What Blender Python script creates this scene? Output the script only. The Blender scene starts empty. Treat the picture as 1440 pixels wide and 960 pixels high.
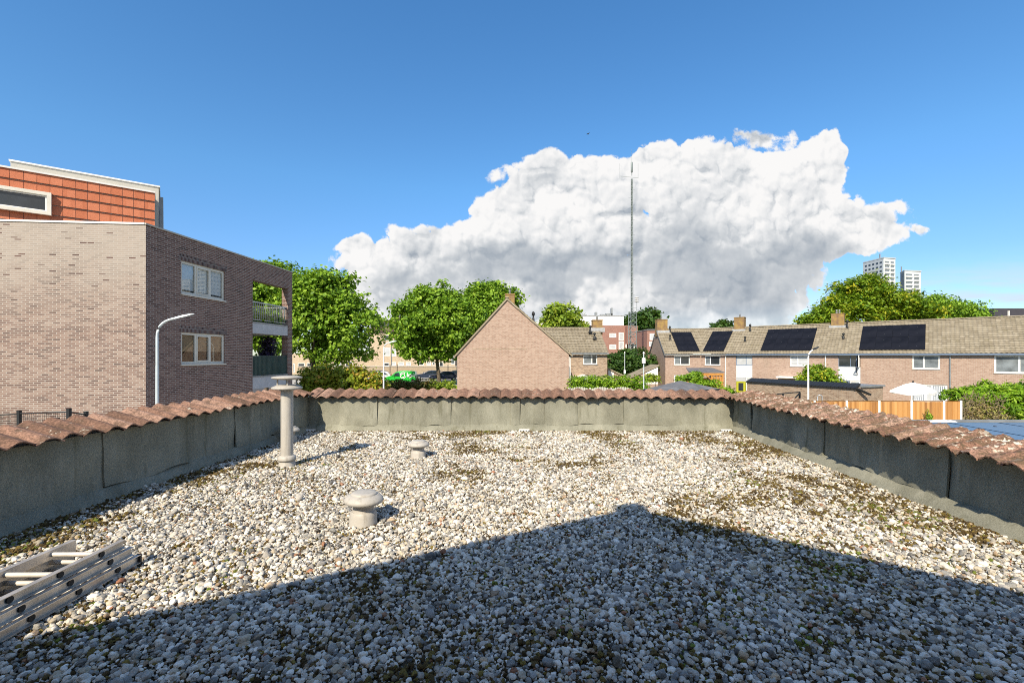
import bpy, math, random
import numpy as np
from mathutils import Vector, Matrix, noise as mnoise

rng = random.Random(7)
nr = np.random.default_rng(11)
scene = bpy.context.scene
COL = scene.collection
R = math.radians
EYE = 4.5            # height of the camera above the street
F = 640.0            # focal length in photo pixels

# ------------------------------------------------------------------ camera
cam_data = bpy.data.cameras.new('camera')
cam_data.lens = 16.0
cam_data.sensor_width = 36.0
cam_data.shift_y = 20.0 / 1440.0
cam_data.clip_start = 0.05
cam_data.clip_end = 3000.0
cam = bpy.data.objects.new('camera', cam_data)
cam.location = (0, 0, EYE)
cam.rotation_euler = (R(90), 0, 0)
COL.objects.link(cam)
scene.camera = cam

# ------------------------------------------------------------------ light
SUN_EL = R(39.7)
SUN_AZ = R(201.5)            # direction the sun stands in, clockwise from +Y
sun_data = bpy.data.lights.new('sun', 'SUN')
sun_data.energy = 4.25
sun_data.angle = R(0.53)
sun_data.color = (1.0, 0.88, 0.70)
sun = bpy.data.objects.new('sun', sun_data)
to_sun = Vector((math.sin(SUN_AZ) * math.cos(SUN_EL), math.cos(SUN_AZ) * math.cos(SUN_EL), math.sin(SUN_EL)))
sun.rotation_euler = to_sun.to_track_quat('Z', 'Y').to_euler()
sun.location = (-10, -30, 40)
COL.objects.link(sun)

scene.view_settings.view_transform = 'Standard'
scene.view_settings.look = 'None'
scene.view_settings.exposure = 0.70
scene.view_settings.gamma = 1.0
scene.view_settings.use_curve_mapping = False

world = bpy.data.worlds.new('World')
scene.world = world
world.use_nodes = True


class NB:
    """small helper to write node trees"""
    def __init__(s, tree):
        s.t = tree
        s.n = tree.nodes
        s.l = tree.links
    def new(s, kind, **kw):
        n = s.n.new(kind)
        for k, v in kw.items():
            setattr(n, k, v)
        return n
    def put(s, sock, v):
        if isinstance(v, bpy.types.NodeSocket):
            s.l.new(v, sock)
        elif v is not None:
            sock.default_value = v
    def math(s, op, a, b=None, c=None, clamp=False):
        n = s.new('ShaderNodeMath', operation=op, use_clamp=clamp)
        s.put(n.inputs[0], a)
        if b is not None: s.put(n.inputs[1], b)
        if c is not None: s.put(n.inputs[2], c)
        return n.outputs[0]
    def vmath(s, op, a, b=None, c=None, out=0):
        n = s.new('ShaderNodeVectorMath', operation=op)
        s.put(n.inputs[0], a)
        if b is not None: s.put(n.inputs[1], b)
        if c is not None: s.put(n.inputs[2], c)
        return n.outputs[out]
    def scale(s, a, k):
        n = s.new('ShaderNodeVectorMath', operation='SCALE')
        s.put(n.inputs[0], a); s.put(n.inputs['Scale'], k)
        return n.outputs[0]
    def noise(s, vec, scale, detail=4, rough=0.5, dist=0.0, color=False, dim='3D'):
        n = s.new('ShaderNodeTexNoise', noise_dimensions=dim)
        if vec is not None: s.put(n.inputs['Vector'], vec)
        s.put(n.inputs['Scale'], scale); n.inputs['Detail'].default_value = detail
        n.inputs['Roughness'].default_value = rough; n.inputs['Distortion'].default_value = dist
        return n.outputs['Color' if color else 'Fac']
    def vor(s, vec, scale, feature='F1', detail=0.0, smooth=0.4, rnd=1.0, out='Distance', dim='3D'):
        n = s.new('ShaderNodeTexVoronoi', feature=feature, voronoi_dimensions=dim)
        if vec is not None: s.put(n.inputs['Vector'], vec)
        s.put(n.inputs['Scale'], scale)
        if 'Detail' in n.inputs: n.inputs['Detail'].default_value = detail
        if feature == 'SMOOTH_F1': n.inputs['Smoothness'].default_value = smooth
        n.inputs['Randomness'].default_value = rnd
        return n.outputs[out]
    def ramp(s, fac, stops, interp='LINEAR'):
        n = s.new('ShaderNodeValToRGB')
        n.color_ramp.interpolation = interp
        el = n.color_ramp.elements
        while len(el) < len(stops): el.new(0.5)
        for e, (p, c) in zip(el, stops):
            e.position = p
            e.color = (*c, 1.0) if isinstance(c, (tuple, list)) else (c, c, c, 1.0)
        s.put(n.inputs[0], fac)
        return n.outputs[0]
    def mix(s, fac, a, b, blend='MIX'):
        n = s.new('ShaderNodeMix', data_type='RGBA', blend_type=blend)
        s.put(n.inputs[0], fac)
        for i, v in ((6, a), (7, b)):
            if isinstance(v, (tuple, list)) and len(v) == 3: v = (*v, 1.0)
            s.put(n.inputs[i], v)
        return n.outputs[2]
    def smooth(s, x, lo, hi, a=0.0, b=1.0):
        n = s.new('ShaderNodeMapRange', interpolation_type='SMOOTHSTEP')
        s.put(n.inputs[0], x)
        n.inputs[1].default_value = lo; n.inputs[2].default_value = hi
        n.inputs[3].default_value = a; n.inputs[4].default_value = b
        return n.outputs[0]


def uvpx(px, py):
    return ((px - 720) / F, (500 - py) / F)


def ellipse_field(nb, p, ells):
    """largest of 1-|((p-c)/r)| over the ellipses: above zero inside one"""
    best = None
    for (px, py, rx, ry, w) in ells:
        cx, cy = uvpx(px, py)
        d = nb.vmath('SUBTRACT', p, (cx, cy, 0))
        d = nb.vmath('MULTIPLY', d, (F / rx, F / ry, 0))
        ln = nb.vmath('LENGTH', d, out=1)
        v = nb.math('MULTIPLY', nb.math('SUBTRACT', 1.0, ln), w)
        if best is None: best = v
        else:
            m = nb.new('ShaderNodeMath', operation='SMOOTH_MAX')
            nb.put(m.inputs[0], best); nb.put(m.inputs[1], v); m.inputs[2].default_value = 0.12
            best = m.outputs[0]
    return best


CLOUD = [(554, 385, 80, 60, .9), (620, 372, 95, 56, .9), (735, 330, 84, 86, 1), (772, 270, 58, 62, 1.1), (705, 300, 44, 36, .8),
         (850, 310, 110, 90, 1), (895, 262, 62, 56, 1), (965, 262, 88, 62, 1), (1030, 272, 90, 70, 1), (1095, 262, 78, 58, 1),
         (1140, 238, 56, 42, .8), (1168, 212, 24, 22, .6), (1000, 345, 165, 92, 1), (1120, 322, 120, 54, 1), (1200, 326, 68, 32, .8),
         (760, 415, 210, 62, 1), (930, 420, 190, 66, 1), (1060, 405, 60, 40, .7), (600, 430, 150, 44, .9), (508, 352, 34, 22, .6),
         (800, 462, 330, 46, .9), (1050, 432, 60, 26, .5), (520, 430, 40, 36, .7), (800, 372, 100, 56, 1), (885, 350, 90, 60, 1), (690, 352, 80, 50, .9), (1050, 365, 80, 50, .9), (1195, 345, 46, 24, .6)]
WISPS = [(1062, 202, 36, 16, .8), (1108, 204, 20, 12, .7), (1248, 297, 34, 13, .8), (1286, 322, 24, 9, .8), (1000, 198, 14, 8, .5), (470, 395, 18, 30, .5)]
GREY = [(1020, 392, 190, 74, 1.2), (800, 380, 130, 50, 1.1), (690, 375, 90, 46, .9), (590, 405, 110, 34, .6), (960, 325, 90, 56, .6), (1110, 370, 100, 52, .8), (640, 385, 50, 30, .4)]


def cloud_shape(nb, p):
    """cumulus density in direction space: above zero inside the cloud"""
    w1 = nb.scale(nb.vmath('SUBTRACT', nb.noise(p, 6.0, 3, .55, color=True, dim='2D'), (.5, .5, .5)), 0.085)
    q = nb.vmath('ADD', p, w1)
    m = nb.math('MINIMUM', ellipse_field(nb, q, CLOUD), 0.62)
    wl = ellipse_field(nb, q, WISPS)
    n = nb.noise(p, 30.0, 7, .64, dim='2D')
    return m, wl, n


def billow_group():
    """heaped billows: rounded tops with creases between them, three sizes"""
    g = bpy.data.node_groups.new('cloud_billows', 'ShaderNodeTree')
    g.interface.new_socket('P', in_out='INPUT', socket_type='NodeSocketVector')
    g.interface.new_socket('B', in_out='OUTPUT', socket_type='NodeSocketFloat')
    nb = NB(g)
    gi = nb.new('NodeGroupInput'); go = nb.new('NodeGroupOutput')
    p = gi.outputs[0]
    w = nb.scale(nb.vmath('SUBTRACT', nb.noise(p, 15.0, 4, .55, color=True, dim='2D'), (.5, .5, .5)), 0.050)
    q = nb.vmath('ADD', p, w)
    def dome(scale, sm):
        d = nb.vor(q, scale, 'SMOOTH_F1', 0, sm, dim='2D')
        return nb.math('SQRT', nb.math('MAXIMUM', nb.math('SUBTRACT', 1.0, nb.math('MULTIPLY', nb.math('MULTIPLY', d, d), 1.5)), 0.0))
    t = nb.math('MULTIPLY', dome(8.0, .18), .52)
    t = nb.math('ADD', t, nb.math('MULTIPLY', dome(19.0, .15), .30))
    t = nb.math('ADD', t, nb.math('MULTIPLY', dome(44.0, .15), .15))
    t = nb.math('ADD', t, nb.math('MULTIPLY', nb.noise(p, 70.0, 4, .6, dim='2D'), .10))
    nb.put(go.inputs[0], t)
    return g


def build_world():
    nb = NB(world.node_tree)
    nb.n.clear()
    out = nb.new('ShaderNodeOutputWorld')
    sky = nb.new('ShaderNodeTexSky', sky_type='NISHITA')
    sky.sun_disc = False
    sky.sun_elevation = SUN_EL
    sky.sun_rotation = SUN_AZ
    sky.altitude = 0
    sky.air_density = 1.0
    sky.dust_density = 0.3
    sky.ozone_density = 2.2
    bg = nb.new('ShaderNodeBackground')
    tc = nb.new('ShaderNodeTexCoord')
    d = tc.outputs['Generated']
    sep = nb.new('ShaderNodeSeparateXYZ'); nb.put(sep.inputs[0], d)
    grade = nb.ramp(sep.outputs[2], [(0.0, (.56, .63, .70)), (.08, (.50, .62, .76)), (.17, (.45, .62, .80)), (.34, (.46, .76, .92)), (.62, (.40, .76, .98)), (.74, (.52, .80, 1.0)), (1.0, (.70, .88, 1.0))])
    nb.put(bg.inputs[0], nb.mix(1.0, sky.outputs[0], grade, 'MULTIPLY'))
    bg.inputs[1].default_value = 0.135
    yy = nb.math('MAXIMUM', nb.math('ABSOLUTE', sep.outputs[1]), 0.05)
    comb = nb.new('ShaderNodeCombineXYZ')
    nb.put(comb.inputs[0], nb.math('DIVIDE', sep.outputs[0], yy))
    nb.put(comb.inputs[1], nb.math('DIVIDE', sep.outputs[2], yy))
    # the cloud bank stands ahead (+Y); the half of the sky behind gets its own shifted bank
    nb.put(comb.inputs[2], nb.math('MULTIPLY', nb.math('LESS_THAN', sep.outputs[1], 0.0), 3.0))
    p = comb.outputs[0]
    grp = billow_group()
    def H(v):
        n = nb.new('ShaderNodeGroup'); n.node_tree = grp
        nb.put(n.inputs[0], v)
        return n.outputs[0]
    m, wl, n = cloud_shape(nb, p)
    b0 = H(p)
    b1 = H(nb.vmath('ADD', p, (-.0060, .0100, 0)))
    b2 = H(nb.vmath('ADD', p, (-.030, .048, 0)))
    h0 = nb.math('ADD', nb.math('MULTIPLY', m, 1.15), nb.math('MULTIPLY', nb.math('SUBTRACT', b0, .80), 1.0))
    h0 = nb.math('ADD', h0, nb.math('MULTIPLY', nb.math('SUBTRACT', n, .5), .30))
    hw = nb.math('ADD', nb.math('MULTIPLY', wl, .9), nb.math('MULTIPLY', nb.math('SUBTRACT', n, .55), 1.5))
    h0 = nb.math('MAXIMUM', h0, nb.math('MULTIPLY', hw, .30))
    alpha = nb.smooth(h0, -.01, .10)
    rel = nb.math('ADD', nb.math('MULTIPLY', nb.math('SUBTRACT', b0, b1), 1.15), nb.math('MULTIPLY', nb.math('SUBTRACT', b0, b2), .62))
    wg = nb.scale(nb.vmath('SUBTRACT', nb.noise(p, 7.0, 4, .6, color=True, dim='2D'), (.5, .5, .5)), .17)
    grey = ellipse_field(nb, nb.vmath('ADD', p, wg), GREY)
    gm = nb.smooth(grey, -.10, .60)
    soft = nb.noise(p, 10.0, 6, .58, dim='2D')
    L = nb.math('ADD', nb.math('SUBTRACT', .88, nb.math('MULTIPLY', gm, .46)), nb.math('MULTIPLY', rel, nb.math('SUBTRACT', 1.0, nb.math('MULTIPLY', gm, .62))))
    L = nb.math('ADD', L, nb.math('MULTIPLY', nb.math('SUBTRACT', soft, .5), .40))
    L = nb.math('ADD', L, nb.smooth(h0, .35, .0, 0.0, .16))
    col = nb.ramp(L, [(0.0, (.27, .32, .39)), (.3, (.42, .47, .53)), (.6, (.66, .69, .72)), (.82, (.86, .87, .88)), (1.0, (1.0, .99, .98))])
    bc = nb.new('ShaderNodeBackground')
    nb.put(bc.inputs[0], col); bc.inputs[1].default_value = 0.59
    # thin streaks low on the right
    sp = nb.vmath('MULTIPLY', p, (2.0, 16.0, 1.0))
    st = nb.noise(sp, 1.6, 5, .6, dim='2D')
    sm = nb.math('MULTIPLY', nb.smooth(sep.outputs[2], .0, .03), nb.smooth(sep.outputs[2], .17, .05))
    sx = nb.smooth(nb.math('DIVIDE', sep.outputs[0], yy), .62, 1.0, .35, 1.0)
    a2 = nb.math('MULTIPLY', nb.math('MULTIPLY', nb.smooth(st, .36, .66), sm), nb.math('MULTIPLY', sx, .95))
    bs = nb.new('ShaderNodeBackground')
    bs.inputs[0].default_value = (.80, .84, .90, 1); bs.inputs[1].default_value = 0.56
    m1 = nb.new('ShaderNodeMixShader'); nb.put(m1.inputs[0], a2); nb.put(m1.inputs[1], bg.outputs[0]); nb.put(m1.inputs[2], bs.outputs[0])
    rear = nb.math('MULTIPLY', nb.smooth(nb.noise(d, 3.2, 4, .6), .44, .58), nb.math('MULTIPLY', nb.smooth(sep.outputs[1], .25, -.15), nb.smooth(sep.outputs[2], .02, .2)))  # scattered clouds added behind the view to whiten the fill light
    alpha = nb.math('MAXIMUM', alpha, nb.math('MULTIPLY', rear, .6))
    up = nb.smooth(sep.outputs[2], -.02, .01)
    m2 = nb.new('ShaderNodeMixShader'); nb.put(m2.inputs[0], nb.math('MULTIPLY', nb.math('MULTIPLY', alpha, up), nb.smooth(sep.outputs[2], .0, .11, .55, 1.0))); nb.put(m2.inputs[1], m1.outputs[0]); nb.put(m2.inputs[2], bc.outputs[0])
    nb.put(out.inputs[0], m2.outputs[0])


build_world()
try:
    world.cycles.sampling_method = 'MANUAL'
    world.cycles.sample_map_resolution = 1024
except Exception:
    pass
scene.cycles.max_bounces = 8
scene.cycles.transparent_max_bounces = 12
scene.cycles.caustics_reflective = False
scene.cycles.caustics_refractive = False
scene.cycles.use_denoising = False
scene.cycles.filter_width = 1.0

# ------------------------------------------------------------------ materials
def new_mat(name):
    m = bpy.data.materials.new(name)
    m.use_nodes = True
    nb = NB(m.node_tree)
    nb.n.clear()
    out = nb.new('ShaderNodeOutputMaterial')
    b = nb.new('ShaderNodeBsdfPrincipled')
    nb.l.new(b.outputs[0], out.inputs[0])
    b.inputs['Specular IOR Level'].default_value = 0.35
    return m, nb, b, out


def objcoord(nb):
    return nb.new('ShaderNodeTexCoord').outputs['Object']


def add_bump(nb, b, height, strength, dist=0.01):
    n = nb.new('ShaderNodeBump')
    n.inputs['Strength'].default_value = strength
    n.inputs['Distance'].default_value = dist
    nb.put(n.inputs['Height'], height)
    nb.l.new(n.outputs[0], b.inputs['Normal'])


def mat_plain(name, c, rough=0.6, metal=0.0, var=0.12, scale=3.0, bump=0.0, c2=None, spec=None, coat=0.0):
    m, nb, b, out = new_mat(name)
    n = nb.noise(objcoord(nb), scale, 6, .6)
    c2 = c2 or tuple(x * (1 - 2 * var) for x in c)
    c1 = tuple(min(1, x * (1 + var)) for x in c)
    nb.put(b.inputs['Base Color'], nb.ramp(n, [(.3, c2), (.7, c1)]))
    b.inputs['Roughness'].default_value = rough
    b.inputs['Metallic'].default_value = metal
    b.inputs['Coat Weight'].default_value = coat
    if spec is not None: b.inputs['Specular IOR Level'].default_value = spec
    if bump: add_bump(nb, b, n, bump)
    return m


def mat_brick(name, cols, mortar, w=.215, h=.0625, ms=.011, pale=None, bump=.35, stain=None, spread=1.0):
    """cols: dark to light brick colours, chosen per brick"""
    m, nb, b, out = new_mat(name)
    uv = nb.new('ShaderNodeUVMap').outputs[0]
    warp = nb.scale(nb.vmath('SUBTRACT', nb.noise(uv, 9.0, 2, .5, color=True), (.5, .5, .5)), .006)
    uvw = nb.vmath('ADD', uv, warp)
    br = nb.new('ShaderNodeTexBrick')
    nb.put(br.inputs['Vector'], uvw)
    br.inputs['Scale'].default_value = 1.0
    br.inputs['Brick Width'].default_value = w
    br.inputs['Row Height'].default_value = h
    br.inputs['Mortar Size'].default_value = ms
    br.inputs['Mortar Smooth'].default_value = .2
    br.inputs['Color1'].default_value = (0, 0, 0, 1)
    br.inputs['Color2'].default_value = (1, 1, 1, 1)
    br.inputs['Mortar'].default_value = (.5, .5, .5, 1)
    br.inputs['Bias'].default_value = 0.0
    big = nb.noise(uv, .55, 5, .6)
    bw = nb.new('ShaderNodeRGBToBW'); nb.put(bw.inputs[0], br.outputs[0])
    f = nb.math('ADD', nb.math('MULTIPLY_ADD', bw.outputs[0], spread, .5 - .5 * spread), nb.math('MULTIPLY', nb.math('SUBTRACT', big, .5), .5))
    k = len(cols) - 1
    col = nb.ramp(f, [(i / k, c) for i, c in enumerate(cols)])
    fine = nb.noise(uv, 60.0, 3, .6)
    col = nb.mix(.35, col, nb.ramp(fine, [(.3, .25), (.7, .75)]), 'OVERLAY')
    if pale:      # efflorescence / bleached upper courses with a shape of their own
        (pc, z0, z1, amt) = pale
        sx = nb.new('ShaderNodeSeparateXYZ'); nb.put(sx.inputs[0], uv)
        pm = nb.math('MULTIPLY', nb.smooth(nb.math('ADD', sx.outputs[1], nb.math('MULTIPLY', nb.math('SUBTRACT', big, .5), 3.0)), z0, z1), amt)
        dark = nb.smooth(bw.outputs[0], .015, .07)
        col = nb.mix(nb.math('MULTIPLY', pm, dark), col, pc)
    if stain:
        (sc, scale, lo, hi, amt) = stain
        sn = nb.noise(nb.vmath('MULTIPLY', uv, (1, .7, 1)), scale, 6, .65)
        col = nb.mix(nb.smooth(sn, lo, hi, 0, amt), col, sc)
    col = nb.mix(br.outputs['Fac'], col, mortar)
    nb.put(b.inputs['Base Color'], col)
    b.inputs['Roughness'].default_value = .9
    b.inputs['Specular IOR Level'].default_value = .2
    hh = nb.math('SUBTRACT', nb.math('MULTIPLY', fine, .4), br.outputs['Fac'])
    add_bump(nb, b, hh, bump, .008)
    return m


def mat_tiles(name, cols, rough=.85, lichen=None, moss=None, grain=.5):
    """one colour per roof tile from the UV cell, plus lichen spots"""
    m, nb, b, out = new_mat(name)
    uv = nb.new('ShaderNodeUVMap').outputs[0]
    fl = nb.vmath('FLOOR', uv)
    wn = nb.new('ShaderNodeTexWhiteNoise', noise_dimensions='2D'); nb.put(wn.inputs['Vector'], fl)
    oc = objcoord(nb)
    n = nb.noise(oc, 2.2, 6, .65)
    f = nb.math('ADD', nb.math('MULTIPLY', wn.outputs[0], .62), nb.math('MULTIPLY', n, .38))
    k = len(cols) - 1
    col = nb.ramp(f, [(.15 + .7 * i / k, c) for i, c in enumerate(cols)])
    fine = nb.noise(oc, 55.0, 5, .7)
    col = nb.mix(grain, col, nb.ramp(fine, [(.32, .12), (.5, .5), (.68, .88)]), 'OVERLAY')
    if moss:
        (mc, sc, lo, hi, amt) = moss
        col = nb.mix(nb.smooth(nb.noise(oc, sc, 7, .7), lo, hi, 0, amt), col, mc)
    if lichen:
        (lc, sc, th, amt) = lichen
        v = nb.noise(oc, sc, 6, .62, .4)
        patch = nb.smooth(nb.noise(oc, 1.9, 4, .6), .42, .62)
        col = nb.mix(nb.math('MULTIPLY', nb.math('MULTIPLY', nb.smooth(v, th, th + .05), patch), amt), col, lc)
    nb.put(b.inputs['Base Color'], col)
    b.inputs['Roughness'].default_value = rough
    b.inputs['Specular IOR Level'].default_value = .25
    add_bump(nb, b, fine, .35 + grain * .3, .006)
    return m


def mat_leaf(name, cols, trans=.28):
    m, nb, b, out = new_mat(name)
    at = nb.new('ShaderNodeAttribute', attribute_name='tint')
    col = nb.ramp(at.outputs['Fac'], [(i / (len(cols) - 1), c) for i, c in enumerate(cols)])
    nb.put(b.inputs['Base Color'], col)
    b.inputs['Roughness'].default_value = .55
    b.inputs['Specular IOR Level'].default_value = .3
    tr = nb.new('ShaderNodeBsdfTranslucent')
    nb.put(tr.inputs[0], nb.mix(.30, col, (.42, .55, .03), 'MIX'))
    mx = nb.new('ShaderNodeMixShader')
    mx.inputs[0].default_value = trans
    nb.l.new(b.outputs[0], mx.inputs[1]); nb.l.new(tr.outputs[0], mx.inputs[2])
    nb.l.new(mx.outputs[0], out.inputs[0])
    return m


def mat_glass(name, tint=(.93, .95, .95), refl=.18):
    m, nb, b, out = new_mat(name)
    nb.n.remove(b)
    tr = nb.new('ShaderNodeBsdfTransparent'); tr.inputs[0].default_value = (*tint, 1)
    gl = nb.new('ShaderNodeBsdfGlossy'); gl.inputs['Roughness'].default_value = .02
    ge = nb.new('ShaderNodeNewGeometry')
    cs = nb.math('ABSOLUTE', nb.vmath('DOT_PRODUCT', ge.outputs['Incoming'], ge.outputs['Normal'], out=1))
    fr = nb.math('MULTIPLY_ADD', nb.math('POWER', nb.math('SUBTRACT', 1.0, cs, clamp=True), 5.0), .95, .04)
    mx = nb.new('ShaderNodeMixShader')
    nb.put(mx.inputs[0], nb.math('ADD', fr, refl, clamp=True))
    nb.l.new(tr.outputs[0], mx.inputs[1]); nb.l.new(gl.outputs[0], mx.inputs[2])
    nb.l.new(mx.outputs[0], out.inputs[0])
    return m


# ------------------------------------------------------------------ mesh building
class MB:
    def __init__(s):
        s.v, s.f, s.uv, s.sm = [], [], [], []
    def add(s, verts, faces, uvs=None, smooth=False):
        o = len(s.v)
        s.v += [tuple(p) for p in verts]
        for i, f in enumerate(faces):
            s.f.append(tuple(o + k for k in f))
            s.uv.append(uvs[i] if uvs else None)
            s.sm.append(smooth)
        return s
    def quad(s, a, b, c, d):
        return s.add([a, b, c, d], [(0, 1, 2, 3)])
    def box(s, x0, x1, y0, y1, z0, z1, M=None):
        v = [Vector((x, y, z)) for z in (z0, z1) for y in (y0, y1) for x in (x0, x1)]
        if M is not None: v = [M @ p for p in v]
        fs = [(0, 2, 3, 1), (4, 5, 7, 6), (0, 1, 5, 4), (2, 6, 7, 3), (0, 4, 6, 2), (1, 3, 7, 5)]
        if M is not None and M.to_3x3().determinant() < 0: fs = [q[::-1] for q in fs]
        return s.add(v, fs)
    def bbox(s, x0, x1, y0, y1, z0, z1, bev=.01, M=None):
        """box whose vertical edges and top are chamfered"""
        b = bev
        def ring(i, z): return [(x0 + i, y0, z), (x1 - i, y0, z), (x1, y0 + i, z), (x1, y1 - i, z), (x1 - i, y1, z), (x0 + i, y1, z), (x0, y1 - i, z), (x0, y0 + i, z)]
        top = [(x0 + b, y0 + b, z1), (x1 - b, y0 + b, z1), (x1 - b, y0 + b, z1), (x1 - b, y1 - b, z1), (x1 - b, y1 - b, z1), (x0 + b, y1 - b, z1), (x0 + b, y1 - b, z1), (x0 + b, y0 + b, z1)]
        rs = ring(b, z0) + ring(b, z1 - b) + top
        v = [Vector(p) for p in rs]
        if M is not None: v = [M @ p for p in v]
        f = [tuple(range(7, -1, -1)), tuple(range(16, 24))]
        for k in (0, 8):
            for i in range(8): f.append((k + i, k + (i + 1) % 8, k + 8 + (i + 1) % 8, k + 8 + i))
        return s.add(v, f)
    def prism(s, poly, z0, z1, top=True, bot=True):
        n = len(poly)
        v = [(x, y, z0) for x, y in poly] + [(x, y, z1) for x, y in poly]
        f = [(i, (i + 1) % n, n + (i + 1) % n, n + i) for i in range(n)]
        if top: f.append(tuple(range(n, 2 * n)))
        if bot: f.append(tuple(range(n - 1, -1, -1)))
        return s.add(v, f)
    def extrude(s, pts, d):
        """closed planar outline (3D points) pushed along the vector d"""
        n = len(pts); d = Vector(d)
        v = [Vector(p) for p in pts] + [Vector(p) + d for p in pts]
        f = [tuple(range(n)), tuple(range(2 * n - 1, n - 1, -1))]
        f += [(i, n + i, n + (i + 1) % n, (i + 1) % n) for i in range(n)]
        return s.add(v, f)
    def tube(s, path, r, n=8, caps=True, smooth=True):
        path = [Vector(p) for p in path]
        rr = r if isinstance(r, (list, tuple)) else [r] * len(path)
        rings = []
        up = Vector((0, 0, 1))
        for i, p in enumerate(path):
            d = (path[min(i + 1, len(path) - 1)] - path[max(i - 1, 0)]).normalized()
            ref = up if abs(d.dot(up)) < .95 else Vector((1, 0, 0))
            a = d.cross(ref).normalized(); b = d.cross(a).normalized()
            rings.append([p + (a * math.cos(t) + b * math.sin(t)) * rr[i] for t in (2 * math.pi * k / n for k in range(n))])
        v = [q for ring in rings for q in ring]
        f = []
        for i in range(len(path) - 1):
            for k in range(n):
                f.append((i * n + k, i * n + (k + 1) % n, (i + 1) * n + (k + 1) % n, (i + 1) * n + k))
        s.add(v, f, smooth=smooth)
        if caps:
            s.add(rings[0], [tuple(range(n))]); s.add(rings[-1], [tuple(range(n - 1, -1, -1))])
        return s
    def bar(s, a, b, w, h=None):
        """square bar from a to b"""
        a, b = Vector(a), Vector(b); h = h or w
        d = (b - a).normalized()
        ref = Vector((0, 0, 1)) if abs(d.z) < .95 else Vector((0, 1, 0))
        x = d.cross(ref).normalized() * w / 2; y = x.cross(d).normalized() * h / 2
        v = [p + q for p in (a, b) for q in (-x - y, x - y, x + y, -x + y)]
        return s.add(v, [(3, 2, 1, 0), (4, 5, 6, 7), (0, 1, 5, 4), (1, 2, 6, 5), (2, 3, 7, 6), (3, 0, 4, 7)])
    def lathe(s, prof, c=(0, 0, 0), n=32, smooth=True):
        """prof: (r, z) pairs from the bottom up"""
        cx, cy, cz = c
        v, f = [], []
        for r, z in prof:
            for k in range(n):
                t = 2 * math.pi * k / n
                v.append((cx + r * math.cos(t), cy + r * math.sin(t), cz + z))
        for i in range(len(prof) - 1):
            for k in range(n):
                f.append((i * n + k, i * n + (k + 1) % n, (i + 1) * n + (k + 1) % n, (i + 1) * n + k))
        s.add(v, f, smooth=smooth)
        s.add(v[:n], [tuple(range(n - 1, -1, -1))]); s.add(v[-n:], [tuple(range(n))])
        return s


def mesh_uv(me, faces, verts, given):
    lay = me.uv_layers.new(name='UVMap')
    co = []
    Z = Vector((0, 0, 1))
    for f, g in zip(faces, given):
        if g is not None:
            for q in g: co += [q[0], q[1]]
            continue
        p = [Vector(verts[i]) for i in f]
        n = Vector((0, 0, 0))
        for i in range(len(p)):
            a, b = p[i], p[(i + 1) % len(p)]
            n += Vector(((a.y - b.y) * (a.z + b.z), (a.z - b.z) * (a.x + b.x), (a.x - b.x) * (a.y + b.y)))
        n = n.normalized() if n.length > 1e-12 else Z
        t = Z.cross(n)
        t = t.normalized() if t.length > .05 else Vector((1, 0, 0))
        b = n.cross(t)
        for q in p: co += [q.dot(t), q.dot(b)]
    lay.data.foreach_set('uv', co)


class Thing:
    """an Empty at the thing's base that parents its parts; parts are given in world coordinates unless local"""
    def __init__(s, name, label, cat, loc=(0, 0, 0), rotz=0.0, group=None, local=False, kind=None):
        o = bpy.data.objects.new(name, None)
        o.empty_display_size = .2
        o.location = loc
        o.rotation_euler = (0, 0, rotz)
        COL.objects.link(o)
        s.o = o
        s.off = Vector((0, 0, 0)) if local else Vector(loc)
        describe(o, label, cat, group, kind)
    def part(s, name, mb, mat, parent=None, label=None):
        ob = make(name, mb, mat, s.off)
        ob.parent = parent or s.o
        if label: ob['label'] = label
        return ob


def describe(o, label=None, cat=None, group=None, kind=None):
    if label: o['label'] = label
    if cat: o['category'] = cat
    if group: o['group'] = group
    if kind: o['kind'] = kind
    return o


def make(name, mb, mat, off=(0, 0, 0)):
    off = Vector(off)
    me = bpy.data.meshes.new(name)
    vs = [tuple(Vector(p) - off) for p in mb.v]
    me.from_pydata(vs, [], mb.f)
    mesh_uv(me, mb.f, mb.v, mb.uv)
    me.polygons.foreach_set('use_smooth', mb.sm)
    me.materials.append(mat)
    me.update()
    ob = bpy.data.objects.new(name, me)
    COL.objects.link(ob)
    return ob


def solo(name, mb, mat, label=None, cat=None, loc=(0, 0, 0), group=None, kind=None):
    ob = make(name, mb, mat, loc)
    ob.location = loc
    describe(ob, label, cat, group, kind)
    return ob


def copy_thing(root, loc=None, rotz=None, label=None):
    """copy of a thing with its parts and sub-parts"""
    r = root.copy(); COL.objects.link(r)
    if loc is not None: r.location = loc
    if rotz is not None: r.rotation_euler = (0, 0, rotz)
    if label: r['label'] = label
    for ch in root.children:
        c = ch.copy(); COL.objects.link(c); c.parent = r
        for g in ch.children:
            d = g.copy(); COL.objects.link(d); d.parent = c
    return r


def at(px, py, Y):
    return Vector(((px - 720) / F * Y, Y, EYE - (py - 500) / F * Y))


def X_(px, Y): return (px - 720) / F * Y
def Z_(py, Y): return EYE - (py - 500) / F * Y


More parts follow.
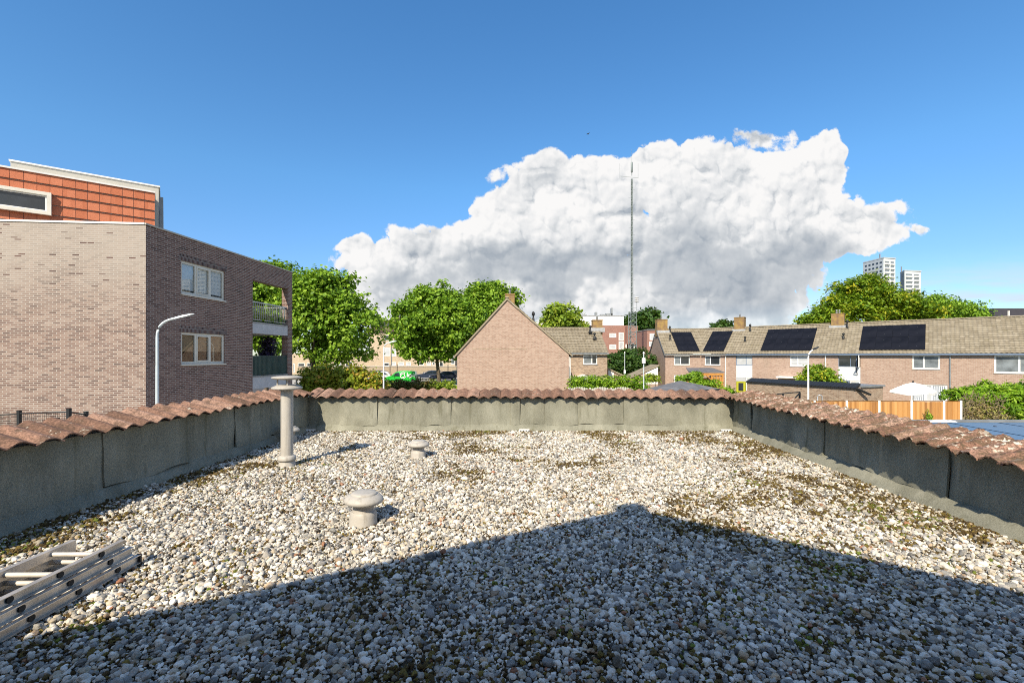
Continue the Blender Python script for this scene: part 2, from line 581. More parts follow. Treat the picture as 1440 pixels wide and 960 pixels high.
# ------------------------------------------------------------------ shared material set
M = {}
def mat_grimy(name, c, grime, rough=.5):
    m, nb, b, out = new_mat(name)
    oc = objcoord(nb)
    n = nb.noise(oc, 6.0, 6, .65)
    st = nb.noise(nb.vmath('MULTIPLY', oc, (26, 26, 1.6)), 1.0, 5, .6)
    col = nb.ramp(n, [(.3, tuple(x * .84 for x in c)), (.7, c)])
    col = nb.mix(nb.smooth(st, .50, .72, 0, .55), col, grime)
    col = nb.mix(nb.smooth(nb.noise(oc, 60, 4, .7), .60, .70, 0, .6), col, grime)
    nb.put(b.inputs['Base Color'], col)
    nb.put(b.inputs['Roughness'], nb.smooth(n, .3, .7, rough + .15, rough - .08))
    add_bump(nb, b, n, .12)
    return m


M['white'] = mat_plain('white_paint', (.78, .77, .74), .45, var=.05)
M['cream_frame'] = mat_plain('cream_frame_paint', (.72, .69, .60), .45, var=.05)
M['grey_paint'] = mat_plain('grey_paint', (.42, .44, .46), .5, var=.06)
M['panel_grey'] = mat_plain('pale_grey_panel', (.60, .62, .64), .5, var=.04)
M['blue_frame'] = mat_plain('blue_grey_frame', (.16, .22, .32), .5, var=.06)
M['black'] = mat_plain('black_metal', (.02, .022, .024), .5, var=.1)
M['dark'] = mat_plain('dark_interior', (.025, .025, .028), .8)
M['galv'] = mat_plain('galvanised_steel', (.52, .55, .57), .42, metal=.5, var=.08, scale=6)
M['lamp_paint'] = mat_plain('lamp_column_paint', (.55, .62, .66), .4, metal=.2, var=.05)
M['lead'] = mat_plain('lead_flashing', (.40, .41, .42), .6, metal=.2, var=.15)
M['zinc'] = mat_plain('zinc_gutter', (.30, .32, .33), .5, metal=.4, var=.12)
M['concrete'] = mat_plain('concrete', (.50, .48, .44), .85, var=.12, scale=8, bump=.15)
M['pane'] = mat_plain('window_glass_dark', (.035, .042, .05), .05, var=.2, scale=1.2, spec=.8)
M['pane_grey'] = mat_plain('window_glass_net', (.20, .23, .25), .08, var=.25, scale=1.5, spec=.8)
M['pane_white'] = mat_plain('window_glass_blind', (.50, .52, .54), .10, var=.1, scale=1.0, spec=.8)
M['glass'] = mat_glass('clear_glass', refl=.03)
M['bark'] = mat_plain('bark', (.13, .10, .07), .9, var=.35, scale=9, bump=.6)
M['stem'] = mat_plain('dry_stems', (.30, .24, .15), .9, var=.25, scale=9)
M['render'] = mat_plain('pale_render', (.66, .65, .61), .8, var=.06)


# ------------------------------------------------------------------ building pieces
def wall(mb, O, e, n, s0, s1, z0, z1, holes=(), rev=.10):
    """upright wall face from O along e (unit 2D), outward normal n, with reveals round the holes"""
    O, e, n = Vector(O), Vector(e), Vector(n)
    def P(s, z, d=0):
        q = O + e * s - n * d
        return (q.x, q.y, z)
    ss = sorted({s0, s1, *[h[0] for h in holes], *[h[1] for h in holes]})
    zs = sorted({z0, z1, *[h[2] for h in holes], *[h[3] for h in holes]})
    ss = [s for s in ss if s0 <= s <= s1]; zs = [z for z in zs if z0 <= z <= z1]
    flip = (e.x * n.y - e.y * n.x) > 0
    def q4(a, b, c, d):
        mb.quad(*( (d, c, b, a) if flip else (a, b, c, d)))
    for i in range(len(ss) - 1):
        for k in range(len(zs) - 1):
            sm, zm = (ss[i] + ss[i + 1]) / 2, (zs[k] + zs[k + 1]) / 2
            if any(h[0] < sm < h[1] and h[2] < zm < h[3] for h in holes): continue
            q4(P(ss[i], zs[k]), P(ss[i + 1], zs[k]), P(ss[i + 1], zs[k + 1]), P(ss[i], zs[k + 1]))
    for h in holes:
        a, b, c, d = h
        q4(P(a, c), P(a, d), P(a, d, rev), P(a, c, rev)); q4(P(b, d), P(b, c), P(b, c, rev), P(b, d, rev))
        q4(P(a, d), P(b, d), P(b, d, rev), P(a, d, rev)); q4(P(b, c), P(a, c), P(a, c, rev), P(b, c, rev))


def frame_M(O, e, n):
    """matrix whose x runs along the wall, y outwards, z up"""
    return Matrix(((e[0], n[0], 0, O[0]), (e[1], n[1], 0, O[1]), (0, 0, 1, 0), (0, 0, 0, 1)))


def window(T, O, e, n, s0, s1, z0, z1, splits=(), fr=.07, frame='white', pane='pane', inset=.05, sill=True, sash=(), blind=None, transoms=(), panes=None):
    """window with frame bars, one pane per light and a sill, set in the hole of a wall"""
    Mx = frame_M(O, e, n)
    mb = MB()
    g = .003
    a, b, c, d = s0 + g, s1 - g, z0 + g, z1 - g
    y0, y1 = -inset - .05, -inset
    mb.box(a, b, y0, y1, c, c + fr, Mx); mb.box(a, b, y0, y1, d - fr, d, Mx)
    mb.box(a, a + fr, y0, y1, c + fr, d - fr, Mx); mb.box(b - fr, b, y0, y1, c + fr, d - fr, Mx)
    edges = [a + fr]
    for sp in splits:
        x = s0 + (s1 - s0) * sp
        mb.box(x - fr / 2, x + fr / 2, y0, y1, c + fr, d - fr, Mx)
        edges += [x - fr / 2, x + fr / 2]
    edges.append(b - fr)
    lights = [(edges[i], edges[i + 1]) for i in range(0, len(edges), 2)]
    for k in sash:                       # opening light with its own inner frame
        l0, l1 = lights[k]
        w = .045
        mb.box(l0, l1, y0 + .01, y1 + .015, c + fr, c + fr + w, Mx); mb.box(l0, l1, y0 + .01, y1 + .015, d - fr - w, d - fr, Mx)
        mb.box(l0, l0 + w, y0 + .01, y1 + .015, c + fr + w, d - fr - w, Mx); mb.box(l1 - w, l1, y0 + .01, y1 + .015, c + fr + w, d - fr - w, Mx)
    for tz in transoms:
        z = z0 + (z1 - z0) * tz
        for l0, l1 in lights: mb.box(l0, l1, y0, y1 - .004, z - .03, z + .03, Mx)
    f = T.part('window', mb, M[frame])
    for i, (l0, l1) in enumerate(lights):
        pm = MB()
        pm.box(l0 - .004, l1 + .004, y0 + .012, y0 + .02, c + fr - .004, d - fr + .004, Mx)
        T.part('pane', pm, M[panes[i] if panes else pane], f)
    if sill:
        sm = MB(); sm.box(a - .04, b + .04, -inset + .002, .05, c - .055, c - .006, Mx)
        T.part('sill', sm, M['cream_frame' if frame != 'white' else 'concrete'], f)
    if blind:
        kind, mat, frac = blind
        bm = MB()
        for l0, l1 in lights:
            zt = d - fr; zb = zt - (zt - c - fr) * frac
            bm.box(l0 - .03, l1 + .03, y0 - .03, y0 - .02, zb, zt + .03, Mx)
        T.part('blind', bm, M[mat], f)
    return f


def tile_roof(O, e, n, s0, s1, run, rise, cw=.30, ch=.34, amp=.036, step=.045, d0=0.0, lo=None, hi=None):
    """pantiled slope: O (x,y,z) on the eave, e along it, n up the slope; lo/hi(d) clip the ends"""
    O = Vector(O); e3 = Vector((e[0], e[1], 0)); n3 = Vector((n[0], n[1], 0))
    L = math.hypot(run, rise)
    up = (n3 * run + Vector((0, 0, rise))) / L
    nor = e3.cross(up)
    if nor.z < 0: nor = -nor
    mb = MB()
    nc = max(1, round(L / ch)); ch = L / nc
    sub = 4
    flip = e3.cross(up).z < 0
    for c in range(nc):
        v0, v1 = c * ch, (c + 1) * ch + .03
        dmid = (c + .5) * ch * run / L
        a = lo(dmid) if lo else s0
        b = hi(dmid) if hi else s1
        k0, k1 = math.floor(a / cw * sub), math.ceil(b / cw * sub)
        verts, faces, uvs = [], [], []
        jit = rng.uniform(-.003, .003)
        for k in range(k0, k1 + 1):
            s = min(max(k * cw / sub, a), b)
            ph = (s / cw) % 1.0
            w = amp * (.5 + .5 * math.sin(2 * math.pi * (ph + .1)) ) - (amp * .25 if .78 < ph < .9 else 0)
            base = O + e3 * s
            verts.append(base + up * v0 + nor * (w + step + jit - .018))
            verts.append(base + up * v0 + nor * (w + step + jit))
            verts.append(base + up * v1 + nor * (w + jit * .5 + .002))
        m = k1 - k0 + 1
        for k in range(m - 1):
            i = 3 * k
            for (p, q) in ((0, 1), (1, 2)):
                f = (i + p, i + 3 + p, i + 3 + q, i + q)
                u0, u1 = (k0 + k + .02) / sub, (k0 + k + .98) / sub
                uu = [(u0, c + .1), (u1, c + .1), (u1, c + .9), (u0, c + .9)]
                if flip: f = f[::-1]; uu = uu[::-1]
                faces.append(f); uvs.append(uu)
        mb.add(verts, faces, uvs)
    return mb


def ridge_caps(a, b, r=.11, n=None):
    """half-round ridge tiles from a to b"""
    a, b = Vector(a), Vector(b)
    L = (b - a).length; n = n or max(1, round(L / .4))
    d = (b - a) / L; side = d.cross(Vector((0, 0, 1))).normalized(); up = side.cross(d)
    mb = MB()
    for i in range(n):
        p, q = a + d * (L * i / n - .02), a + d * (L * (i + 1) / n)
        v = []
        for pt, rr in ((p, r * 1.06), (q, r * .95)):
            for k in range(7):
                t = math.pi * k / 6
                v.append(pt + side * math.cos(t) * rr + up * (math.sin(t) * rr * .8 - .03))
        f = [(k, k + 1, 8 + k, 7 + k) for k in range(6)] + [(6, 5, 4, 3, 2, 1, 0), tuple(range(7, 14))]
        mb.add(v, f, [[(i + .5, .5)] * len(x) for x in f])
    return mb


def chimney(T, roof, c, w, d, z0, z1, e=(1, 0), mats=('chimney_brick', 'lead'), pots=1):
    n = (-e[1], e[0])
    Mx = frame_M(c, e, n)
    mb = MB(); mb.box(-w / 2, w / 2, -d / 2, d / 2, z0, z1, Mx)
    mb.box(-w / 2 - .03, w / 2 + .03, -d / 2 - .03, d / 2 + .03, z1 + .0, z1 + .09, Mx)
    ch = T.part('chimney', mb, M[mats[0]], roof)
    return ch, Mx


def chimney_bits(T, ch_parent, c, z, k):
    """pot and cowl on a chimney head, as the roof's sub-part"""
    mb = MB()
    for i in range(k):
        x = c[0] + (i - (k - 1) / 2) * .3
        mb.lathe([(.10, 0), (.085, .18), (.11, .2), (.11, .24), (.07, .25), (.07, .34), (.16, .36), (.02, .44)], (x, c[1], z), 10)
    return T.part('chimney_pot', mb, M['zinc'], ch_parent)


def roof_vent(T, roof, p, h=.45):
    mb = MB()
    mb.lathe([(.11, -.2), (.10, h * .35), (.065, h * .42), (.065, h * .62), (.13, h * .66), (.13, h * .85), (.05, h)], p, 10)
    mb.box(p[0] - .16, p[0] + .16, p[1] - .2, p[1] + .1, p[2] - .1, p[2] + .02)
    return T.part('vent_pipe', mb, M['black'], roof)


# ------------------------------------------------------------------ foliage
def leaf_mesh(centers, normals, size, tint, ax=1.6, jitter=.35):
    """one bent leaf (two triangles folded along the midrib) per centre; arrays in, (verts, faces, tint) out"""
    N = len(centers)
    nrm = normals + nr.normal(0, jitter, (N, 3))
    nrm /= np.linalg.norm(nrm, axis=1, keepdims=True) + 1e-9
    r = nr.normal(0, 1, (N, 3))
    t = np.cross(nrm, r); t /= np.linalg.norm(t, axis=1, keepdims=True) + 1e-9
    b = np.cross(nrm, t)
    s = (size * nr.uniform(.65, 1.35, N))[:, None]
    tip, tail = centers + t * s * ax * .5, centers - t * s * ax * .5
    fold = nrm * s * .16
    l = centers + b * s * .5 + fold; q = centers - b * s * .5 + fold
    V = np.stack([tail, l, tip, q], 1).reshape(-1, 3)
    i = np.arange(N)[:, None] * 4
    Fc = np.concatenate([i + [0, 1, 2], i + [0, 2, 3]], 1).reshape(-1, 3)
    return V, Fc, np.repeat(tint, 2)


def raw_mesh(name, V, Fc, tint, mat):
    me = bpy.data.meshes.new(name)
    nf = len(Fc)
    me.vertices.add(len(V)); me.vertices.foreach_set('co', V.astype(np.float32).ravel())
    me.loops.add(nf * 3); me.loops.foreach_set('vertex_index', Fc.astype(np.int32).ravel())
    me.polygons.add(nf)
    me.polygons.foreach_set('loop_start', np.arange(0, nf * 3, 3, dtype=np.int32))
    at_ = me.attributes.new('tint', 'FLOAT', 'FACE')
    at_.data.foreach_set('value', tint.astype(np.float32))
    me.materials.append(mat)
    me.update(calc_edges=True)
    me.validate()
    return me


def blob_leaves(blobs, n, size, up=.5, shell=.55, ax=1.6, clump=14, cl_r=.22, tint_dev=.22, jitter=.45):
    """leaves gathered in sprays inside ellipsoid lobes (x,y,z,rx,ry,rz); outer shell denser"""
    vol = np.array([b[3] * b[4] * b[5] for b in blobs]) ** .7
    pr = vol / vol.sum()
    nc = max(1, n // clump)
    which = nr.choice(len(blobs), nc, p=pr)
    B = np.array(blobs)[which]
    d = nr.normal(0, 1, (nc, 3)); d /= np.linalg.norm(d, axis=1, keepdims=True)
    rad = shell + (1 - shell) * nr.uniform(0, 1, nc) ** .6
    lump = 1 + .26 * np.sin(d[:, 0] * 5 + which) * np.cos(d[:, 2] * 6 + which * 2.1)
    cc = B[:, :3] + d * B[:, 3:] * (rad * lump)[:, None]
    ctint = np.clip(nr.normal(.5, tint_dev, nc), 0, 1)
    C = np.repeat(cc, clump, 0) + nr.normal(0, 1, (nc * clump, 3)) * cl_r * np.array([1, 1, .6])
    Nn = np.repeat(d, clump, 0) * (1 - up) + np.array([0, 0, up])
    T_ = np.clip(np.repeat(ctint, clump) + nr.normal(0, .14, nc * clump), 0, 1)
    return leaf_mesh(C, Nn, size, T_, ax, jitter), cc


def tree(name, label, base, trunk_h, trunk_r, blobs, n, size, mat, group=None, up=.45, limbs=9, clump=14, cl_r=.3, lean=(0, 0), cat='tree', shell=.5, ax=1.5, stem='trunk', bark='bark'):
    """base in world coordinates; blobs in world coordinates"""
    T = Thing(name, label, cat, base, group=group)
    (V, Fc, tint), cc = blob_leaves(blobs, n, size, up, shell, ax, clump, cl_r)
    me = raw_mesh('crown', V - np.array(base), Fc, tint, mat)
    ob = bpy.data.objects.new('crown', me); COL.objects.link(ob); ob.parent = T.o
    b = Vector(base); top = b + Vector((lean[0], lean[1], trunk_h))
    mb = MB()
    mid = (b + top) / 2 + Vector((rng.uniform(-.08, .08), rng.uniform(-.08, .08), 0))
    mb.tube([b - Vector((0, 0, .1)), b + Vector((0, 0, .25)), mid, top], [trunk_r * 1.5, trunk_r * 1.1, trunk_r * .95, trunk_r * .8], 10)
    for i in range(limbs):
        bl = blobs[i % len(blobs)]
        tgt = Vector(bl[:3]) + Vector((rng.uniform(-.6, .6) * bl[3], rng.uniform(-.6, .6) * bl[4], rng.uniform(-.5, .6) * bl[5]))
        st = mid.lerp(top, rng.uniform(.55, 1.0))
        m1 = st.lerp(tgt, .45) + Vector((0, 0, .12 * (tgt - st).length))
        mb.tube([st, m1, tgt], [trunk_r * .55, trunk_r * .3, trunk_r * .09], 6)
        for j in range(3):
            q = m1.lerp(tgt, rng.uniform(.2, .9))
            w = q + Vector((rng.uniform(-1, 1), rng.uniform(-1, 1), rng.uniform(0, .9))) * .35 * bl[3]
            mb.tube([q, w], [trunk_r * .16, trunk_r * .05], 5, caps=False)
    T.part(stem, mb, M[bark])
    return T

# ------------------------------------------------------------------ ground
def gz(y):
    t = min(max((y - 44) / 20, 0), 1)
    return .55 * t * t * (3 - 2 * t)


def sheet(name, x0, x1, y0, y1, mat, lift, ny=12, **kw):
    mb = MB()
    ys = [y0 + (y1 - y0) * i / ny for i in range(ny + 1)]
    for a, b in zip(ys, ys[1:]):
        mb.quad((x0, a, gz(a) + lift), (x1, a, gz(a) + lift), (x1, b, gz(b) + lift), (x0, b, gz(b) + lift))
    return solo(name, mb, mat, kind='structure')


M['soil'] = mat_plain('garden_ground', (.20, .17, .12), .95, var=.25, scale=.6, c2=(.10, .12, .05))
M['paving'] = mat_plain('concrete_paving', (.42, .39, .34), .9, var=.1, scale=1.5, bump=.1)
M['asphalt'] = mat_plain('asphalt', (.075, .073, .072), .9, var=.15, scale=2, bump=.1)
M['lawn'] = mat_plain('lawn', (.10, .17, .035), .95, var=.3, scale=3)
gm = MB()
for a, b in zip([-300, 44, 49, 54, 59, 64, 120, 400], [44, 49, 54, 59, 64, 120, 400, 1500]):
    for xa, xb in ((-1500, -60), (-60, 80), (80, 1500)):
        gm.quad((xa, a, gz(a)), (xb, a, gz(a)), (xb, b, gz(b)), (xa, b, gz(b)))
solo('ground', gm, M['soil'], kind='structure')
sheet('pavement', -13.5, -5.2, 9.8, 58, M['paving'], .008)
sheet('parking_lot', -60, 3, 61, 84, M['paving'], .012, 6)
sheet('road', -60, -13.6, 46, 58, M['asphalt'], .012, 8)
sheet('lawn', -13.3, -4.5, 44.5, 60.5, M['lawn'], .02, 10)
sheet('path', 4.6, 30, 20, 25.9, M['paving'], .008, 4)

# ------------------------------------------------------------------ flat roof and parapets
GZ = 3.0                                   # top of the roof deck
LB = [(-4.40, -0.55), (-4.065, 9.05)]      # inner foot of the left parapet, near to far
RB = [(3.93, -0.55), (4.435, 9.07)]
M['deck'] = mat_plain('roof_grit', (.05, .042, .028), .95, var=.3, scale=14, c2=(.028, .027, .014), bump=.6)  # grit colour kept near black to deepen the shade between pebbles
M['garage_brick'] = mat_brick('garage_brick', [(.12, .06, .045), (.25, .13, .09), (.33, .19, .13)], (.35, .32, .28))
rb = MB()
rb.prism([(LB[0][0] - .30, LB[0][1]), (RB[0][0] + .30, RB[0][1]), (RB[1][0] + .30, RB[1][1] + .30), (LB[1][0] - .30, LB[1][1] + .30)], 0.0, GZ)
solo('flat_roof', rb, M['garage_brick'], kind='structure')
dk = MB()
dk.quad((LB[0][0], LB[0][1], GZ + .006), (RB[0][0], RB[0][1], GZ + .006), (RB[1][0], RB[1][1], GZ + .006), (LB[1][0], LB[1][1], GZ + .006))
solo('roof_deck', dk, M['deck'], kind='structure')


def mat_felt():
    m, nb, b, out = new_mat('mineral_felt')
    oc = objcoord(nb)
    g1 = nb.noise(oc, 230.0, 3, .7)
    g2 = nb.noise(oc, 75.0, 4, .7)
    big = nb.noise(nb.vmath('MULTIPLY', oc, (1, 1, .6)), 2.3, 6, .6)
    f = nb.math('ADD', nb.math('MULTIPLY', g1, .35), nb.math('ADD', nb.math('MULTIPLY', g2, .30), nb.math('MULTIPLY', big, .35)))
    col = nb.ramp(f, [(.33, (.070, .067, .048)), (.45, (.185, .183, .140)), (.54, (.265, .262, .205)), (.67, (.42, .415, .335))])
    run = nb.noise(nb.vmath('MULTIPLY', oc, (7, 7, .5)), 1.0, 5, .6)
    col = nb.mix(nb.smooth(run, .54, .72, 0, .7), col, (.115, .112, .07))
    pale_run = nb.noise(nb.vmath('MULTIPLY', nb.vmath('ADD', oc, (3.1, 1.7, 0)), (4, 4, .9)), 1.0, 6, .65)
    col = nb.mix(nb.smooth(pale_run, .56, .74, 0, .4), col, (.46, .44, .36))
    nb.put(b.inputs['Base Color'], col)
    b.inputs['Roughness'].default_value = .95
    b.inputs['Specular IOR Level'].default_value = .15
    add_bump(nb, b, nb.math('ADD', g1, g2), .55, .004)
    return m


M['felt'] = mat_felt()
RED = [(.11, .066, .046), (.20, .112, .074), (.28, .160, .108), (.36, .225, .160)]
M['cap_tile'] = mat_tiles('weathered_clay_tile', RED, lichen=((.58, .53, .43), 18.0, .62, .8), moss=((.085, .055, .035), 9.0, .46, .64, .7), grain=.85)
M['cap_tile_old'] = mat_tiles('lichened_clay_tile', [(.14, .075, .05), (.22, .12, .08), (.29, .17, .12), (.35, .23, .165)], lichen=((.66, .60, .48), 15.0, .56, .92), moss=((.10, .072, .04), 13.0, .42, .58, .8), grain=1.0)


def parapet(label, A, B, n, zt, oh, mat, seams, rough=0.0, skirt=.085, drop=.10):
    """A, B: inner foot; n: unit normal pointing out of the roof; zt: height of the tiles' inner edge at A and B"""
    A, B, n = Vector(A), Vector(B), Vector(n)
    L = (B - A).length; e = (B - A) / L
    T = Thing('parapet_wall', label, 'wall', (A.x, A.y, GZ), group='felt clad parapets round the gravel roof')
    def P(s, d, z):
        q = A + e * s + n * d
        return Vector((q.x, q.y, z))
    def zz(s): return zt[0] + (zt[1] - zt[0]) * s / L
    body = MB()
    v = []
    for s in (0, L):
        for d, z in ((.03, GZ), (.28, GZ), (.28, zz(s) + .02), (.03, zz(s) - .045)): v.append(P(s, d, z))
    body.add(v, [(0, 1, 2, 3), (7, 6, 5, 4), (0, 4, 5, 1), (1, 5, 6, 2), (2, 6, 7, 3), (3, 7, 4, 0)])
    T.part('masonry', body, M['felt'])
    # felt sheets, each a little bowed and lapped over its neighbour
    fm = MB()
    ss = [0, *[x * L for x in seams], L]
    for k, (a, b) in enumerate(zip(ss, ss[1:])):
        lap = .026 if k % 2 else .003
        nu, nv = 12, 10
        ph = rng.uniform(0, 50)
        slip = rng.uniform(-.012, .02)
        grid = []
        for j in range(nv + 1):
            for i in range(nu + 1):
                s = a + (b - a) * i / nu
                q = j / nv
                zb, ztp = GZ + .115 + slip + .02 * math.sin(i * .7 + ph), zz(s) - .03
                z = zb + (ztp - zb) * q
                bow = .020 * mnoise.noise(Vector((s * 2.1 + ph, z * 3.0, 0))) + .011 * mnoise.noise(Vector((s * 6 + ph, z * 3, 3)))
                bot = .022 * (1 - q) ** 3
                edge = -.010 * (1 if i in (0, nu) else 0)
                grid.append(P(s, .024 - lap - .014 - bow - bot - edge, z))
        W = nu + 1
        f = [(j * W + i, j * W + i + 1, (j + 1) * W + i + 1, (j + 1) * W + i) for j in range(nv) for i in range(nu)]
        fm.add(grid, f, smooth=True)
        low = [grid[i] + Vector((n.x * .02, n.y * .02, 0)) for i in range(W)]
        fm.add(grid[:W] + low, [(i, W + i, W + i + 1, i + 1) for i in range(nu)])
        for col in (0, nu):
            c = [grid[j * W + col] for j in range(nv + 1)]
            c2 = [p + Vector((n.x * .02, n.y * .02, 0)) for p in c]
            fm.add(c + c2, [(j, j + 1, nv + 1 + j + 1, nv + 1 + j) for j in range(nv)])
    T.part('felt_cladding', fm, M['felt'])
    # fillet at the foot
    sk = MB()
    N = int(L / .12)
    v = []
    for i in range(N + 1):
        s = L * i / N
        w = .014 * mnoise.noise(Vector((s * 2.3, A.x, 1))) + .006 * mnoise.noise(Vector((s * 9, A.x, 2)))
        for d, z in ((-skirt - .035 + w, GZ + .004), (-skirt + w, GZ + .045 + w), (-.02 + w * .5, GZ + .135 + w), (.03, GZ + .14)): v.append(P(s, d, z))
    f = [(4 * i + k, 4 * i + k + 1, 4 * i + k + 5, 4 * i + k + 4) for i in range(N) for k in range(3)]
    sk.add(v, f, smooth=True)
    T.part('skirting', sk, M['felt'])
    # pantile capping
    cp = MB()
    cw = .212
    K = round(L / cw); cw = L / K
    for k in range(K):
        dz, din, tw = rng.uniform(-.009, .009), rng.uniform(-.020, .020), rng.uniform(-.020, .020)
        nu, nv = (14, 5) if rough == 0 else (20, 14)
        top, bot = [], []
        for j in range(nv + 1):
            q = j / nv
            for i in range(nu + 1):
                u = i / nu
                s = (k + u * 1.06 - .03) * cw
                h = .042 * (.5 + .5 * math.cos(2 * math.pi * (u - .5))) ** .85
                rg = (.004 + .012 * rough) * mnoise.noise(Vector((s * 22, q * 9, k * 3.1))) + rough * (.024 * max(0, mnoise.noise(Vector((s * 7, q * 4, A.x * 5)))) + .012 * mnoise.noise(Vector((s * 45, q * 19, 2))) + .008 * mnoise.noise(Vector((s * 90, q * 40, 7))))
                d = -oh + din + tw * u + q * (.43 + oh - .12)
                z = zz(min(max(s, 0), L)) + dz + .118 * q + h + rg - .02 + u * .006
                top.append(P(s, d, z)); bot.append(P(s, d + .002, z - .012))
        W = nu + 1
        u0 = [[(k + .2, .2), (k + .8, .2), (k + .8, .8), (k + .2, .8)]]
        f = [(j * W + i, j * W + i + 1, (j + 1) * W + i + 1, (j + 1) * W + i) for j in range(nv) for i in range(nu)]
        cp.add(top, f, u0 * len(f), smooth=True)
        cp.add(bot, [x[::-1] for x in f], u0 * len(f), smooth=True)
        cp.add(top[:W] + bot[:W], [(i + 1, i, W + i, W + i + 1) for i in range(nu)], u0 * nu)
        cp.add(top[-W:] + bot[-W:], [(i, i + 1, W + i + 1, W + i) for i in range(nu)], u0 * nu)
    T.part('tile_capping', cp, mat)
    return T


def nrm2(a, b, sgn):
    d = (Vector(b) - Vector(a)).normalized()
    return Vector((-d.y, d.x)) * sgn


parapet('felt clad parapet behind the tall vent pipe, facing the camera under warm red tiles',
        LB[1], RB[1], nrm2(LB[1], RB[1], 1), (3.700, 3.675), .125, M['cap_tile'], (.075, .163, .248, .335, .475, .497, .555, .632, .74, .872))
parapet('long felt clad parapet in shade along the brick apartment building side, warm brown tiles',
        LB[0], (LB[1][0] + .0, LB[1][1] + .02), nrm2(LB[0], LB[1], 1), (3.735, 3.755), .125, M['cap_tile'], (.12, .235, .33, .436, .545, .665, .765, .86, .94))
parapet('dark felt clad parapet running towards the timber fence, under mossy tiles with white lichen',
        RB[0], (RB[1][0], RB[1][1] + .02), nrm2(RB[0], RB[1], -1), (3.620, 3.680), .225, M['cap_tile_old'], (.10, .215, .33, .42, .51, .60, .705, .83, .925), rough=1.0, skirt=.10)  # overhang deepened so the tiles' shadow covers the whole wall

# ------------------------------------------------------------------ gravel
def mat_pebble():
    m, nb, b, out = new_mat('river_pebble')
    at_ = nb.new('ShaderNodeAttribute', attribute_type='INSTANCER', attribute_name='pcol')
    oc = objcoord(nb)
    n = nb.noise(oc, 2.4, 6, .65, .6)
    col = nb.mix(.55, at_.outputs['Color'], nb.ramp(n, [(.25, .18), (.5, .5), (.75, .82)]), 'OVERLAY')
    vein = nb.smooth(nb.noise(oc, 1.7, 3, .5, 1.5), .60, .64)
    col = nb.mix(nb.math('MULTIPLY', vein, .25), col, (.62, .58, .5))
    nb.put(b.inputs['Base Color'], col)
    b.inputs['Roughness'].default_value = .68
    b.inputs['Specular IOR Level'].default_value = .3
    add_bump(nb, b, n, .25, .05)
    return m


def instancer_tree(name, mat, kinds, seed0, rough=.35, cuts=(.8,)):
    """points carrying rot, scl, kind -> irregular stones"""
    g = bpy.data.node_groups.new(name, 'GeometryNodeTree')
    g.interface.new_socket('Geometry', in_out='INPUT', socket_type='NodeSocketGeometry')
    g.interface.new_socket('Geometry', in_out='OUTPUT', socket_type='NodeSocketGeometry')
    n, l = g.nodes, g.links
    gi, go = n.new('NodeGroupInput'), n.new('NodeGroupOutput')
    g2i = n.new('GeometryNodeGeometryToInstance')
    for k in range(kinds):
        ico = n.new('GeometryNodeMeshIcoSphere'); ico.inputs['Subdivisions'].default_value = 4; ico.inputs['Radius'].default_value = 1.0
        sp = n.new('GeometryNodeSetPosition')
        pos = n.new('GeometryNodeInputPosition')
        no = n.new('ShaderNodeTexNoise'); no.inputs['Scale'].default_value = .75; no.inputs['Detail'].default_value = 2.0; no.inputs['Roughness'].default_value = .42
        off = n.new('ShaderNodeVectorMath'); off.operation = 'ADD'; off.inputs[1].default_value = (k * 7.3 + seed0, k * 3.1, 1.7 * k)
        l.new(pos.outputs[0], off.inputs[0]); l.new(off.outputs[0], no.inputs['Vector'])
        sb = n.new('ShaderNodeMath'); sb.operation = 'SUBTRACT'; l.new(no.outputs[0], sb.inputs[0]); sb.inputs[1].default_value = .5
        ml = n.new('ShaderNodeMath'); ml.operation = 'MULTIPLY_ADD'; l.new(sb.outputs[0], ml.inputs[0]); ml.inputs[1].default_value = rough * 3.2; ml.inputs[2].default_value = 1.0
        sc = n.new('ShaderNodeVectorMath'); sc.operation = 'SCALE'; l.new(pos.outputs[0], sc.inputs[0]); l.new(ml.outputs[0], sc.inputs['Scale'])
        l.new(ico.outputs[0], sp.inputs['Geometry']); l.new(sc.outputs[0], sp.inputs['Position'])
        ss = n.new('GeometryNodeSetShadeSmooth'); l.new(sp.outputs[0], ss.inputs[0])
        sm = n.new('GeometryNodeSetMaterial'); sm.inputs['Material'].default_value = mat; l.new(ss.outputs[0], sm.inputs[0])
        l.new(sm.outputs[0], g2i.inputs[0])
    iop = n.new('GeometryNodeInstanceOnPoints')
    m2p = n.new('GeometryNodeMeshToPoints')
    l.new(gi.outputs[0], m2p.inputs[0]); l.new(m2p.outputs[0], iop.inputs['Points'])
    l.new(g2i.outputs[0], iop.inputs['Instance'])
    iop.inputs['Pick Instance'].default_value = True
    def named(nm, typ):
        a = n.new('GeometryNodeInputNamedAttribute'); a.data_type = typ; a.inputs[0].default_value = nm
        return a.outputs[0]
    l.new(named('kind', 'INT'), iop.inputs['Instance Index'])
    e2r = n.new('FunctionNodeEulerToRotation'); l.new(named('rot', 'FLOAT_VECTOR'), e2r.inputs[0])
    l.new(e2r.outputs[0], iop.inputs['Rotation'])
    l.new(named('scl', 'FLOAT_VECTOR'), iop.inputs['Scale'])
    l.new(iop.outputs[0], go.inputs[0])
    return g


